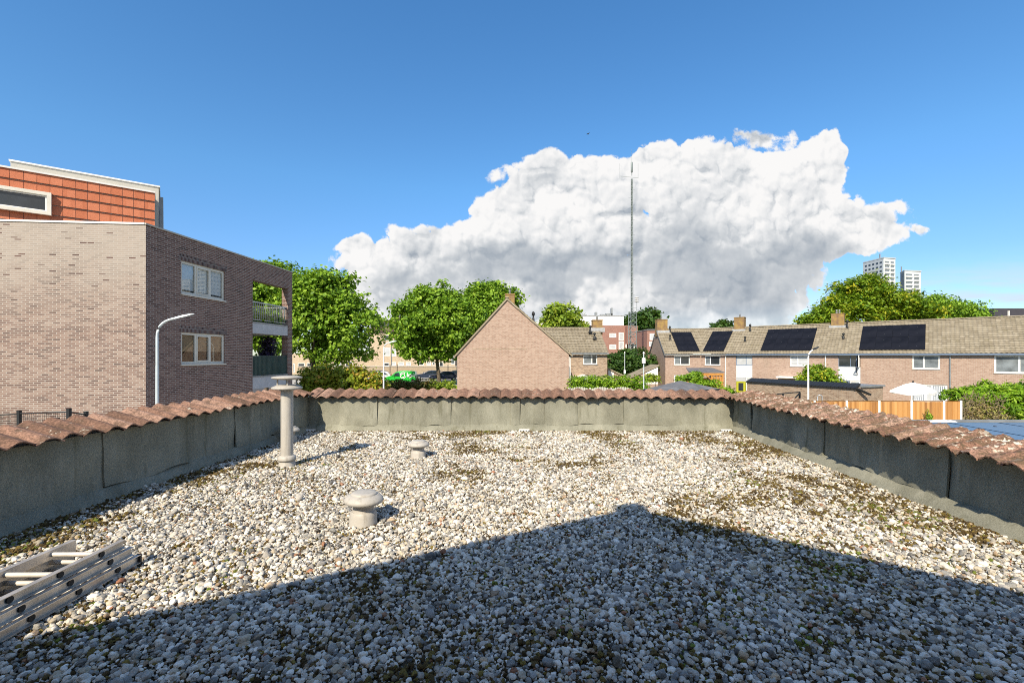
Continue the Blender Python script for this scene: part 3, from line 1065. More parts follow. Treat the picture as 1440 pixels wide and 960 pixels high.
def scatter(name, pts, rot, scl, kindx, cols, mat, kinds, seed, rough):
    me = bpy.data.meshes.new(name)
    N = len(pts)
    me.vertices.add(N); me.vertices.foreach_set('co', pts.astype(np.float32).ravel())
    for nm, typ, arr, key in (('rot', 'FLOAT_VECTOR', rot, 'vector'), ('scl', 'FLOAT_VECTOR', scl, 'vector'), ('kind', 'INT', kindx, 'value'), ('pcol', 'FLOAT_COLOR', cols, 'color')):
        a = me.attributes.new(nm, typ, 'POINT')
        a.data.foreach_set(key, arr.astype(np.int32 if typ == 'INT' else np.float32).ravel())
    me.materials.append(mat)
    ob = bpy.data.objects.new(name, me); COL.objects.link(ob)
    md = ob.modifiers.new('scatter', 'NODES'); md.node_group = instancer_tree(name + '_scatter', mat, kinds, seed, rough)
    ob['kind'] = 'stuff'
    return ob


def fbm(P, scale, oct=4, seed=0):
    """cheap value noise on 2D points (numpy)"""
    out = np.zeros(len(P)); amp, tot = 1.0, 0
    for o in range(oct):
        q = P * scale * 2 ** o + seed * 17.3 + o * 5.1
        i = np.floor(q).astype(int); f = q - i; f = f * f * (3 - 2 * f)
        def h(a, b): return (np.sin((a * 127.1 + b * 311.7 + seed * 74.7)) * 43758.5453) % 1.0
        v = (h(i[:, 0], i[:, 1]) * (1 - f[:, 0]) + h(i[:, 0] + 1, i[:, 1]) * f[:, 0]) * (1 - f[:, 1]) + (h(i[:, 0], i[:, 1] + 1) * (1 - f[:, 0]) + h(i[:, 0] + 1, i[:, 1] + 1) * f[:, 0]) * f[:, 1]
        out += v * amp; tot += amp; amp *= .55
    return out / tot


VENTS = [(-3.03, 6.13, .11), (-1.325, 4.05, .135), (-1.37, 6.65, .125), (-3.86, 7.9, .12)]
def xl(y): return LB[0][0] + (LB[1][0] - LB[0][0]) * (y - LB[0][1]) / (LB[1][1] - LB[0][1])
def xr(y): return RB[0][0] + (RB[1][0] - RB[0][0]) * (y - RB[0][1]) / (RB[1][1] - RB[0][1])


def jitter_grid(sp, seed):
    r = np.random.default_rng(seed)
    ys = np.arange(-.3, 9.0, sp * .87)
    P = []
    for k, y in enumerate(ys):
        xs = np.arange(-4.5, 4.6, sp) + (k % 2) * sp / 2
        P.append(np.stack([xs, np.full_like(xs, y)], 1))
    P = np.concatenate(P)
    P += r.uniform(-.42, .42, P.shape) * sp
    L = LB[0][0] + (LB[1][0] - LB[0][0]) * (P[:, 1] - LB[0][1]) / (LB[1][1] - LB[0][1])
    Rr = RB[0][0] + (RB[1][0] - RB[0][0]) * (P[:, 1] - RB[0][1]) / (RB[1][1] - RB[0][1])
    ok = (P[:, 0] > L + .075) & (P[:, 0] < Rr - .115) & (P[:, 1] < 8.955)
    ok &= np.abs(P[:, 0]) < 1.25 * (P[:, 1] + 1.3)       # nothing far beside the viewer
    for vx, vy, r_ in VENTS: ok &= (P[:, 0] - vx) ** 2 + (P[:, 1] - vy) ** 2 > r_ ** 2
    P = P[ok]
    dl = P[:, 0] - (LB[0][0] + (LB[1][0] - LB[0][0]) * (P[:, 1] - LB[0][1]) / 9.6)
    dr = (RB[0][0] + (RB[1][0] - RB[0][0]) * (P[:, 1] - RB[0][1]) / 9.6) - P[:, 0]
    return P, dl, dr


def moss_level(P, dl, dr):
    """0 bare gravel .. 1 grown over"""
    e = np.maximum.reduce([np.clip(1 - dl / 1.1, 0, 1) * .85, np.clip(1 - dr / 1.0, 0, 1) * .8, np.clip(1 - (9.05 - P[:, 1]) / .95, 0, 1) * 1.25])
    right = np.clip((P[:, 0] - .3) / 3.0, 0, 1) * .35 + np.clip((-P[:, 0] - 2.0) / 2.2, 0, 1) * .3
    n = fbm(P, 1.3, 5, 3); n2 = fbm(P, 6.0, 3, 5)
    return np.clip((n - .50) * 3.2 + (n2 - .5) * 1.7 + e * .75 + right * .75 - .22, 0, 1)


def build_gravel():
    pal = np.array([(.82, .79, .73), (.64, .61, .56), (.90, .88, .84), (.48, .46, .43), (.34, .34, .335), (.58, .52, .42), (.25, .255, .255), (.15, .15, .15), (.36, .27, .19), (.60, .46, .32), (.36, .17, .10), (.09, .08, .07)])
    prob = np.array([.18, .16, .11, .14, .11, .09, .08, .05, .03, .02, .012, .03]); prob /= prob.sum()
    Pa, La, Ra = jitter_grid(.0222, 1)
    Pb, Lb, Rb2 = jitter_grid(.054, 2)
    P = np.concatenate([Pa, Pb]); dl = np.concatenate([La, Lb]); dr = np.concatenate([Ra, Rb2])
    upper = np.concatenate([np.zeros(len(Pa)), np.ones(len(Pb))])
    r = np.random.default_rng(5)
    mo = moss_level(P, dl, dr)
    keep = r.uniform(0, 1, len(P)) > mo * .50
    P, upper, mo = P[keep], upper[keep], mo[keep]
    N = len(P)
    rad = np.exp(r.normal(math.log(.0098), .34, N)).clip(.0058, .025)
    big = r.uniform(0, 1, N) < .012
    rad[big] *= 1.6
    ax = np.stack([r.uniform(1.0, 1.35, N), r.uniform(.85, 1.05, N), r.uniform(.62, .9, N)], 1)
    scl = rad[:, None] * ax
    rot = np.stack([r.normal(0, .38, N), r.normal(0, .38, N), r.uniform(0, 6.28, N)], 1)
    z = GZ + .006 + scl[:, 2] * .75 + upper * r.uniform(.007, .017, N) + (fbm(P, 2.2, 3, 9) - .5) * .02
    ci = r.choice(len(pal), N, p=prob)
    c = pal[ci] * r.uniform(.70, 1.0, (N, 1)) * np.array([1.0, .965, .89])
    dirt = (np.clip(mo * .5 + (fbm(P, 3, 3, 12) - .45) * .5, 0, .55) * (r.uniform(0, 1, N) < .7))[:, None]
    c = c * (1 - dirt) + np.array([.20, .16, .08]) * dirt
    cols = np.concatenate([np.clip(c, .02, .88), np.ones((N, 1))], 1)
    scatter('gravel', np.concatenate([P, z[:, None]], 1), rot, scl, r.integers(0, 7, N), cols, mat_pebble(), 7, 2.0, .36)
    # moss and litter cushions between the stones
    Pm, Lm, Rm = jitter_grid(.026, 6)
    mm = moss_level(Pm, Lm, Rm)
    k = r.uniform(0, 1, len(Pm)) < mm ** 1.1 * .75 + .34
    Pm, mm = Pm[k], mm[k]
    N = len(Pm)
    s = r.uniform(.005, .013, N)
    scl = np.stack([s * r.uniform(.9, 1.6, N), s, s * r.uniform(.8, 1.3, N)], 1)
    rot = np.stack([r.normal(0, .2, N), r.normal(0, .2, N), r.uniform(0, 6.28, N)], 1)
    z = GZ + .008 + .016 * r.uniform(0, 1, N) * (.5 + mm)
    mp = np.array([(0.163, 0.114, 0.048), (0.106, 0.074, 0.036), (0.225, 0.168, 0.054), (0.300, 0.228, 0.066), (0.188, 0.198, 0.042), (0.213, 0.264, 0.054)])
    green = fbm(Pm, 1.1, 3, 21)
    ci = np.where(green > .62, r.choice(6, N, p=[.2, .2, .2, .15, .15, .1]), r.choice(6, N, p=[.33, .36, .19, .11, .01, 0]))
    cols = np.concatenate([mp[ci] * r.uniform(.8, 1.25, (N, 1)), np.ones((N, 1))], 1)
    m, nb, b, out = new_mat('moss')
    at_ = nb.new('ShaderNodeAttribute', attribute_type='INSTANCER', attribute_name='pcol')
    n = nb.noise(objcoord(nb), 5.0, 5, .7)
    nb.put(b.inputs['Base Color'], nb.mix(.7, at_.outputs['Color'], nb.ramp(n, [(.3, .2), (.7, .8)]), 'OVERLAY'))
    b.inputs['Roughness'].default_value = 1.0; b.inputs['Specular IOR Level'].default_value = .05
    add_bump(nb, b, n, .6, .3)
    scatter('moss', np.concatenate([Pm, z[:, None]], 1), rot, scl, r.integers(0, 4, N), cols, m, 4, 40.0, .75)


build_gravel()

# ------------------------------------------------------------------ things on the gravel
M['pvc'] = mat_grimy('weathered_pvc', (.43, .40, .35), (.20, .18, .14))
M['pvc_pale'] = mat_grimy('weathered_pale_pvc', (.48, .45, .395), (.26, .235, .19), .48)


def tall_vent(x, y):
    T = Thing('vent_pipe', 'tall beige vent pipe with a two-disc rain cap standing on the gravel', 'vent pipe', (x, y, GZ))
    c = (x, y, GZ)
    b = MB(); b.lathe([(.118, -.01), (.108, .03), (.098, .075), (.095, .088)], c, 36)
    b.lathe([(.097, .09), (.112, .096), (.116, .115), (.112, .14), (.098, .158), (.080, .165)], c, 36)
    T.part('base_collar', b, M['pvc_pale'])
    s = MB(); s.lathe([(.078, .16), (.078, 1.05)], c, 36); T.part('shaft', s, M['pvc_pale'])
    f = MB(); f.lathe([(.084, 1.03), (.10, 1.045), (.185, 1.052), (.196, 1.062), (.192, 1.076), (.13, 1.105), (.085, 1.112)], c, 36)
    T.part('flange', f, M['pvc'])
    for a in range(4):
        k = MB(); t = a * math.pi / 2 + .5
        px, py = x + .115 * math.cos(t), y + .115 * math.sin(t)
        k.tube([(px, py, GZ + 1.09), (px, py, GZ + 1.19)], .011, 8)
        T.part('cap_support', k, M['pvc'])
    d = MB(); d.lathe([(.02, 1.172), (.15, 1.182), (.188, 1.196), (.192, 1.207), (.185, 1.216), (.13, 1.226), (.03, 1.232)], c, 36)
    T.part('rain_cap', d, M['pvc'])
    return T


def mushroom(x, y, k, label, tilt=0.0):
    T = Thing('roof_vent', label, 'roof vent', (x, y, GZ), group='mushroom vents on the gravel', local=True)
    T.o.rotation_euler = (R(-2 * tilt), R(3 * tilt), 0)
    b = MB(); b.lathe([(.128 * k, -.01), (.120 * k, .03 * k), (.116 * k, .085 * k), (.112 * k, .112 * k), (.104 * k, .124 * k)], (0, 0, 0), 40)
    T.part('base', b, M['pvc_pale'])
    nk = MB(); nk.lathe([(.100 * k, .12 * k), (.092 * k, .13 * k), (.092 * k, .175 * k), (.10 * k, .19 * k), (.10 * k, .205 * k)], (0, 0, 0), 40)
    T.part('neck', nk, M['pvc'])
    c = MB(); c.lathe([(.09 * k, .198 * k), (.150 * k, .196 * k), (.164 * k, .204 * k), (.170 * k, .220 * k), (.166 * k, .234 * k), (.150 * k, .252 * k), (.126 * k, .268 * k), (.118 * k, .270 * k)], (0, 0, 0), 48)
    T.part('cap', c, M['pvc_pale'])
    d = MB(); d.lathe([(.112 * k, .268 * k), (.110 * k, .280 * k), (.104 * k, .286 * k), (.06 * k, .289 * k), (.01 * k, .290 * k)], (0, 0, 0), 40)
    T.part('cap_disc', d, M['pvc_pale'])
    return T


tall_vent(VENTS[0][0], VENTS[0][1])
mushroom(VENTS[1][0], VENTS[1][1], 1.0, 'beige mushroom shaped roof vent with raised lid, nearest one, by the big shadow', .5)
mushroom(VENTS[2][0], VENTS[2][1], .92, 'small pale mushroom shaped roof vent alone out on the sunny gravel', .2)
mushroom(VENTS[3][0], VENTS[3][1], .95, 'pale mushroom shaped roof vent half hidden behind the tall vent pipe', .1)


def grate(x, y, label):
    T = Thing('drain_grate', label, 'drain grate', (x, y, GZ), group='white leaf guards of the roof drains')
    fr = MB(); fr.box(x - .10, x + .10, y - .035, y + .03, GZ + .055, GZ + .068)
    T.part('top_bar', fr, M['white'])
    sl = MB()
    for i in range(7):
        xx = x - .09 + i * .03
        sl.tube([(xx, y - .03, GZ + .06), (xx, y - .055, GZ + .03), (xx, y - .06, GZ + .0)], .006, 6)
    T.part('grille', sl, M['white'])


grate(-4.03 + .10, 8.86, 'white drain grate in the shaded corner behind the tall vent pipe')
grate(.24, 8.88, 'white drain grate at the foot of the sunlit parapet below the brick gable')
grate(4.16, 8.86, 'white drain grate in the corner where dark parapet meets sunlit parapet')


def ladder():
    M['alu'] = mat_plain('oxidised_aluminium', (.62, .57, .50), .40, metal=.55, var=.18, scale=7)
    M['alu_rung'] = mat_plain('pale_aluminium_rung', (.66, .60, .51), .5, metal=.2, var=.12, scale=9)
    M['rubber'] = mat_plain('black_plastic', (.02, .02, .02), .6)
    T = Thing('extension_ladder', 'aluminium extension ladder of three nested sections lying on the gravel', 'ladder', (-2.88, 3.2, GZ + .035), rotz=R(1.0), local=True)
    Lb = 3.4
    for k in range(3):
        hw, z0 = .234 - .032 * k, .064 * k
        end = (.02, .0, -.03)[k]
        for sg in (-1, 1):
            x = sg * hw
            o = sg * .018
            prof = [(x + o, z0), (x + o, z0 + .004), (x - o * .2, z0 + .007), (x - o * .2, z0 + .051), (x + o, z0 + .054), (x + o, z0 + .058), (x - o, z0 + .058), (x - o, z0)]
            mb = MB(); mb.extrude([(px, end, pz) for px, pz in prof], (0, -Lb, 0))
            st = T.part('stile', mb, M['alu'])
            for j in range(11):
                rg = MB()
                y = end - .17 - j * .28
                rg.lathe([(.019, -.006), (.019, .006)], (0, 0, 0), 16)
                n0 = len(rg.v) - 64
                for i in range(n0, len(rg.v)):
                    a, b, c = rg.v[i]
                    rg.v[i] = (x + sg * (-.002 + c), y + a, z0 + .029 + b)
                T.part('rung_collar', rg, M['rubber'], st)
            ec = MB(); ec.box(x - .0145, x + .0145, end - .004, end + .012, z0 - .002, z0 + .060)
            if k == 0: T.part('end_cap', ec, M['rubber'], st)
        for j in range(11):
            y = end - .17 - j * .28
            mb = MB(); mb.tube([(-hw, y, z0 + .029), (hw, y, z0 + .029)], .0145, 14)
            T.part('rung', mb, M['alu_rung'])


ladder()
# a flat slate flake and a few russet chips lying on the gravel in front
sl = MB(); sl.extrude([(-.048, -.01, 0), (.042, -.016, .002), (.05, .012, .005), (.012, .055, .012), (-.03, .03, .008)], (0, 0, .012))
slo = solo('slate_flake', sl, mat_plain('brown_slate', (.12, .085, .05), .8, var=.2, scale=20), 'brown triangular stone flake lying on shaded gravel near the camera', 'stone flake', (-.59, 2.20, GZ + .055))
slo.rotation_euler = (R(32), R(-8), R(10))

# ------------------------------------------------------------------ the house behind the camera whose gable throws the big shadow
M['red_brick'] = mat_brick('soft_red_brick', [(.20, .10, .075), (.34, .20, .15), (.44, .28, .21), (.52, .36, .28)], (.48, .43, .37), bump=.2, stain=((.22, .15, .10), .5, .56, .75, .5))
M['roof_tile'] = mat_tiles('beige_concrete_tile', [(.215, .182, .128), (.25, .213, .152), (.278, .24, .174), (.32, .278, .205)], moss=((.19, .16, .08), 1.5, .5, .75, .5))
T = Thing('gable_house', 'brick house with pitched roof directly behind the viewpoint, casting the gable shadow', 'house', (-.8, -.6, 0))
g = MB()
gp = [(-5.3, 4.62), (-3.745, 5.60), (-2.84, 6.13), (-.81, 7.42), (1.83, 6.03), (4.6, 4.5)]
g.extrude([(-5.3, -.6, 0)] + [(x, -.6, z) for x, z in gp] + [(4.6, -.6, 0)], (0, -9, 0))
w = T.part('wall', g, M['red_brick'])
rf = MB()
for (xa, za), (xb, zb) in zip(gp, gp[1:]):
    rf.extrude([(xa, -.58, za + .005), (xb, -.58, zb + .005), (xb, -.58, zb + .06), (xa, -.58, za + .06)], (0, -9.1, 0))
ro = T.part('roof', rf, M['roof_tile'])
T.part('ridge_tile', ridge_caps((-.81, -.56, 7.47), (-.81, -9.6, 7.47), .15), M['roof_tile'], ro)

# ------------------------------------------------------------------ brick apartment building on the left
M['apt_brick'] = mat_brick('mixed_brown_brick', [(.055, .038, .036), (.125, .074, .062), (.185, .112, .09), (.232, .15, .12), (.28, .196, .16), (.33, .25, .21)], (.38, .345, .31), w=.235, h=.0685, ms=.0125,
                           pale=((.395, .36, .315), 5.0, 8.6, .66), bump=.4, spread=.72)
M['apt_brick_side'] = mat_brick('brown_purple_brick', [(.04, .023, .02), (.13, .066, .053), (.185, .098, .078), (.232, .135, .108), (.30, .195, .155)], (.36, .315, .28), w=.235, h=.0685, ms=.0115, bump=.4, spread=.7)
M['soldier_brick'] = mat_brick('dark_soldier_brick', [(.05, .028, .028), (.11, .06, .052), (.17, .09, .075)], (.30, .28, .26), w=.065, h=.24, ms=.010)
M['orange_tile'] = mat_tiles('orange_clay_cladding', [(.44, .135, .062), (.49, .16, .078), (.53, .185, .095)], rough=.6)
M['fascia'] = mat_plain('pale_fascia_panel', (.50, .48, .42), .6, var=.06, scale=1.2)
M['slab'] = mat_plain('balcony_slab_edge', (.52, .52, .53), .7, var=.06)
M['green_panel'] = mat_plain('dark_green_panel', (.035, .075, .07), .45, var=.12)
M['blind_tan'] = mat_plain('tan_roller_blind', (.42, .27, .15), .8, var=.1)
M['blind_white'] = mat_plain('white_roller_blind', (.72, .73, .74), .7, var=.04)
M['curtain_plain'] = mat_plain('pale_net_curtain', (.66, .69, .72), .8, var=.12, scale=5)

def pleat_mat():
    m, nb, b, out = new_mat('pleated_net_curtain')
    uv = nb.new('ShaderNodeUVMap').outputs[0]
    w = nb.new('ShaderNodeTexWave'); nb.put(w.inputs['Vector'], uv); w.inputs['Scale'].default_value = 2.2; w.inputs['Distortion'].default_value = 1.5; w.inputs['Detail'].default_value = 2
    nb.put(b.inputs['Base Color'], nb.ramp(w.outputs['Fac'], [(.2, (.22, .25, .29)), (.7, (.60, .63, .67))]))  # shade of the pleat folds painted in as darker stripes
    b.inputs['Roughness'].default_value = .2
    return m
M['curtain'] = pleat_mat()
T = Thing('apartment_building', 'brown brick apartment building with corner balconies and an orange tiled top storey', 'building', (-14, 19, 0))
c0 = Vector((-12.31, 15.30))
eB = Vector((.0706, .9975)); nB = Vector((.9975, -.0706))
eA = Vector((-.9964, -.0846)); nA = Vector((.0846, -.9964))
ZT = 8.90
wb = MB()
hs = [(1.50, 3.79, 6.80, 8.02), (1.50, 3.79, 4.185, 5.37)]
wall(wb, c0, eA, nA, 0, 10.5, 0, ZT)
pB = c0 + eB * 5.62
pA = c0 + eA * 10.5
wb2 = MB(); wall(wb2, c0, eB, nB, 0, 5.62, 0, ZT, hs, .12); T.part('side_wall', wb2, M['apt_brick_side'])
# return beside the balcony, rear and far sides
pR = pB - nB * 7.0
wall(wb, pB, -nB, eB, 0, 7.0, 0, ZT)
wb.quad((pR.x, pR.y, 0), (pA.x - .5, pR.y, 0), (pA.x - .5, pR.y, ZT), (pR.x, pR.y, ZT))
wb.quad((pA.x - .5, pR.y, 0), (pA.x, pA.y, 0), (pA.x, pA.y, ZT), (pA.x - .5, pR.y, ZT))
wb.add([(p[0], p[1], ZT - .25) for p in (c0, pB, pR, (pA.x - .5, pR.y), pA)], [(0, 1, 2, 3, 4)])
wo = T.part('wall', wb, M['apt_brick'])
# brick screen round the balconies: beam and end pier
sc = MB()
Mb = frame_M(c0, eB, nB)
sc.box(5.62, 8.92, -.34, 0, 8.0, ZT, Mb)
sc.box(8.52, 8.92, -.34, 0, 0, 8.0, Mb)
T.part('balcony_screen', sc, M['apt_brick_side'])
for h in hs:
    ln = MB(); ln.box(h[0] - .12, h[1] + .12, -.05, .004, h[3] + .003, h[3] + .24, Mb); T.part('lintel', ln, M['soldier_brick'], wo)
for h, bl in zip(hs, (('blind', 'blind_white', .92), ('blind', 'blind_tan', .62))):
    window(T, c0, eB, nB, *h, splits=(.325, .655), fr=.085, frame='cream_frame', pane='glass', inset=.045, sash=(1,), blind=bl)
cp = MB()
cp.box(-.02, 8.95, -.36, .03, ZT + .002, ZT + .055, Mb)
T.part('coping', cp, M['fascia'])
Ma = frame_M(c0, eA, nA)
cp = MB(); cp.box(.03, 10.5, -.36, .03, ZT + .002, ZT + .065, Ma)
T.part('coping', cp, M['white'])
# balcony slabs, railing, panel
for (z0, z1) in ((5.54, 6.02), (2.96, 3.50)):
    mb = MB(); mb.box(5.63, 8.51, -2.6, -.02, z0, z1, Mb)
    T.part('balcony_slab', mb, M['slab'])
    mb = MB(); mb.box(5.63, 8.51, -2.62, .0, z1 + .002, z1 + .06, Mb)
    T.part('slab_trim', mb, M['zinc'])
mb = MB(); mb.box(5.65, 8.5, -.10, -.07, 3.58, 4.50, Mb)
for i in range(29): mb.box(5.67 + i * .1, 5.69 + i * .1, -.07, -.058, 3.6, 4.48, Mb)
T.part('balcony_panel', mb, M['green_panel'])
mb = MB()
mb.box(5.65, 8.5, -.12, -.06, 6.98, 7.03, Mb); mb.box(5.65, 8.5, -.11, -.07, 6.16, 6.19, Mb)
for i in range(20): mb.box(5.66 + i * .148, 5.675 + i * .148, -.10, -.08, 6.19, 6.98, Mb)
mb.box(8.44, 8.5, -2.5, -.12, 6.98, 7.03, Mb)
for i in range(12): mb.box(8.46, 8.48, -.2 - i * .2, -.185 - i * .2, 6.1, 6.98, Mb)
T.part('railing', mb, M['galv'])
mb = MB(); mb.box(5.67, 8.48, -.092, -.086, 6.2, 6.97, Mb)
T.part('glass_panel', mb, M['glass'])

# orange clad top storey
cO = Vector((-14.93, 19.0)); eO = Vector((-.795, -.606)); nO = Vector((.606, -.795))
Mo = frame_M(cO, eO, nO)
cl = MB()
zrow = [11.27 - .375 * i for i in range(9)]
for zt in zrow:
    s = -.02
    k = 0
    while s < 9.0:
        w = .345
        x0, x1 = s + .006, s + w - .006
        zb = zt - .345
        v = [(x0, .0, zb), (x1, .0, zb), (x1, .065, zb), (x0, .065, zb), (x0, .0, zt), (x1, .0, zt), (x1, .012, zt), (x0, .012, zt)]
        u = [[(k + .2, zt * 5 + .2), (k + .8, zt * 5 + .2), (k + .8, zt * 5 + .7), (k + .2, zt * 5 + .7)]]
        cl.add([Mo @ Vector(p) for p in v], [(3, 2, 1, 0), (4, 5, 6, 7), (3, 7, 6, 2), (0, 3, 7, 4)[::-1], (1, 2, 6, 5)[::-1]], u * 5)
        s += w; k += 1
core = MB()
q1 = cO - nO * 4.0; q2 = cO + eO * 9 - nO * 4.0
core.prism([tuple(cO - nO * .01), tuple(q1), tuple(q2), tuple(cO + eO * 9 - nO * .01)], 8.55, 11.25)
up = T.part('upper_storey', core, M['grey_paint'])
T.part('tile_cladding', cl, M['orange_tile'], up)
mb = MB(); mb.box(-.03, 9.0, -4, .07, 11.272, 11.335, Mo)
T.part('roof_edge', mb, M['white'], up)
mb = MB()
mb.box(3.03, 5.55, .05, .20, 9.74, 9.86, Mo); mb.box(3.03, 5.55, .05, .20, 10.46, 10.58, Mo); mb.box(3.03, 3.15, .05, .20, 9.86, 10.46, Mo); mb.box(5.43, 5.55, .05, .20, 9.86, 10.46, Mo)
fo = T.part('window', mb, M['cream_frame'])
mb = MB(); mb.box(3.15, 5.43, .06, .14, 9.86, 9.91, Mo); mb.box(3.15, 5.43, .06, .14, 10.41, 10.46, Mo); mb.box(3.15, 3.2, .06, .14, 9.91, 10.41, Mo)
T.part('frame', mb, M['white'], fo)
mb = MB(); mb.box(3.19, 5.43, .055, .10, 9.9, 10.42, Mo); T.part('pane', mb, M['pane'], fo)
# pale roof box behind it
cC = Vector((-15.55, 20.03)); Mc = frame_M(cC, eO, nO)
mb = MB(); mb.box(0, 4.46, -9, 0, 8.5, 11.90, Mc)
T.part('roof_box', mb, M['fascia'])
mb = MB(); mb.box(-.05, 4.5, -9, .04, 11.902, 11.96, Mc); T.part('roof_box_edge', mb, M['white'])
mb = MB(); mb.box(-.16, -.02, -8, -.4, 8.7, 11.6, Mc); T.part('dark_side_sheet', mb, M['zinc'])  # sheet that makes the box's side face darker than its front


def street_lamp(label, p, h, r, reach, rise, head, mat='lamp_paint', headmat='lamp_paint'):
    """reach: horizontal vector of the arm"""
    T = Thing('street_lamp', label, 'street lamp', p, group='street lamps round the block')
    p = Vector(p); a = Vector((reach[0], reach[1], 0)); L = a.length; a = a / L
    m = MB(); m.tube([p, p + Vector((0, 0, h * .3))], r * 1.15, 12); m.tube([p + Vector((0, 0, h * .3)), p + Vector((0, 0, h * .72))], [r * 1.1, r * .95], 12)
    T.part('pole', m, M[mat])
    b = p + Vector((0, 0, h * .72))
    top = p + Vector((0, 0, h - rise))
    sl = Vector((a.x * L, a.y * L, rise)).normalized()
    k = min(.42, L * .45)
    P0, P1, P2 = top - Vector((0, 0, k)), top, top + sl * k
    path = [b, P0 - Vector((0, 0, .05))]
    for i in range(9):
        t = i / 8
        path.append(P0 * (1 - t) ** 2 + P1 * 2 * t * (1 - t) + P2 * t * t)
    path.append(top + sl * (L - head * .7))
    m = MB(); m.tube(path, [r * .9] * 2 + [r * .82] * 9 + [r * .55], 10)
    T.part('arm', m, M[mat])
    q = top + sl * (L - head); e = top + sl * L
    sd = Vector((-a.y, a.x, 0)); d = e - q; u = Vector((0, 0, 1))
    m = MB(); secs = [(0, .05, .035), (.15, .08, .05), (.5, .16, .055), (.85, .14, .035), (1, .05, .012)]
    v = []
    for t, w, hh in secs:
        c = q + d * t
        v += [c - sd * w * .5 - u * hh * .4, c + sd * w * .5 - u * hh * .4, c + sd * w * .3 + u * hh * .8, c - sd * w * .3 + u * hh * .8]
    f = [(4 * i + k, 4 * i + (k + 1) % 4, 4 * i + 4 + (k + 1) % 4, 4 * i + 4 + k) for i in range(4) for k in range(4)] + [(3, 2, 1, 0), (16, 17, 18, 19)]
    m.add(v, f)
    T.part('lamp_head', m, M[headmat])
    return T


street_lamp('blue grey street lamp with bent arm in front of the brown brick apartment building', (X_(221, 14.0), 14.0, 0), 5.82, .046, (1.02, .25), .30, .62)
street_lamp('slim white street lamp standing beside the yellowish maple shrubs', (X_(539.5, 24.5), 24.5, 0), 5.3, .040, (.66, .2), .16, .42, mat='white')
street_lamp('white street lamp rising from behind the timber fence with a dark head', (X_(1136.5, 24.0), 24.0, 0), 5.0, .045, (.75, .2), .32, .55, mat='white', headmat='black')

# chain link fence below the brick wall
def mesh_fence():
    T = Thing('chain_fence', 'black wire mesh fence with square posts in front of the pale brick wall', 'fence', (-14.2, 13.4, 0))
    pts = [(-4, 14.3, 580), (27, 13.4, 577.5), (97, 12.6, 575), (121, 13.3, 579)]
    P = [(X_(a, y), y, Z_(b, y)) for a, y, b in pts]
    for (x, y, z) in P:
        m = MB(); m.box(x - .04, x + .04, y - .04, y + .04, 0, z); m.box(x - .045, x + .045, y - .045, y + .045, z + .0015, z + .02)
        T.part('post', m, M['black'])
    for a, b in zip(P, P[1:]):
        m = MB()
        A, B = Vector(a), Vector(b); A.z -= .08; B.z -= .08
        m.tube([A, B], .022, 6)
        m.tube([A - Vector((0, 0, .45)), B - Vector((0, 0, .45))], .018, 6)
        n = int((B - A).length / .10)
        for i in range(1, n):
            q = A.lerp(B, i / n); m.tube([q, Vector((q.x, q.y, 1.2))], .0045, 4, caps=False)
        for k in range(18):
            m.tube([A - Vector((0, 0, .1 * k)), B - Vector((0, 0, .1 * k))], .0045, 4, caps=False)
        T.part('wire_mesh', m, M['black'])
    for (px, py, y) in ((79, 587, 12.9), (62, 594.5, 12.4)):
        x, z = X_(px, y), Z_(py, y)
        m = MB(); m.box(x - .05, x + .05, y - .05, y + .05, 0, z); T.part('short_post', m, M['black'])
mesh_fence()

# ------------------------------------------------------------------ gable house in the middle
M['house_brick'] = mat_brick('pinkish_house_brick', [(.255, .15, .112), (.325, .205, .155), (.365, .24, .186), (.42, .295, .232)], (.42, .36, .30), bump=.15, stain=((.20, .135, .09), .5, .54, .76, .55))
M['house_brick_dark'] = mat_brick('brown_house_brick', [(.17, .10, .065), (.27, .175, .115), (.34, .235, .16), (.40, .29, .20)], (.40, .35, .28), bump=.2)
M['chimney_brick'] = mat_plain('lichened_chimney_brick', (.28, .19, .06), .95, var=.3, scale=2.2, c2=(.17, .105, .075))

T = Thing('gable_house', 'pinkish brick house whose blank gable end faces the camera', 'house', (0, 34, 0))
Yg = 34.0
gl = (X_(643, Yg), Z_(497, Yg)); gr = (X_(800, Yg), Z_(496, Yg)); ga = (X_(713, Yg), Z_(420, Yg))
mb = MB()
DEP = 5.8
mb.extrude([(gl[0], Yg, 0), (gr[0], Yg, 0), (gr[0], Yg, gr[1]), (ga[0], Yg, ga[1]), (gl[0], Yg, gl[1])], (0, DEP, 0))
wl = T.part('wall', mb, M['house_brick'])
# a course where the gable starts
mb = MB(); mb.box(X_(664, Yg), X_(741, Yg), Yg - .012, Yg + .05, Z_(491, Yg), Z_(489.6, Yg)); T.part('string_course', mb, M['house_brick_dark'], wl)
run_r = gr[0] - ga[0]
rr = (ga[1] - gr[1]) / run_r
rl = (ga[1] - gl[1]) / (ga[0] - gl[0])
mb = tile_roof((gr[0] + .22, Yg - .10, gr[1] - .22 * rr + .02), (0, 1), (-1, 0), 0, DEP + .2, run_r + .22, (run_r + .22) * rr)
ro = T.part('roof', mb, M['roof_tile'])
mb = tile_roof((gl[0] - .22, Yg - .10, gl[1] - .22 * rl + .02), (0, 1), (1, 0), 0, DEP + .2, ga[0] - gl[0] + .22, (ga[0] - gl[0] + .22) * rl)
T.part('roof', mb, M['roof_tile'])
T.part('ridge_tile', ridge_caps((ga[0], Yg - .12, ga[1] + .09), (ga[0], Yg + DEP, ga[1] + .09), .13), M['roof_tile'], ro)
vb = MB()
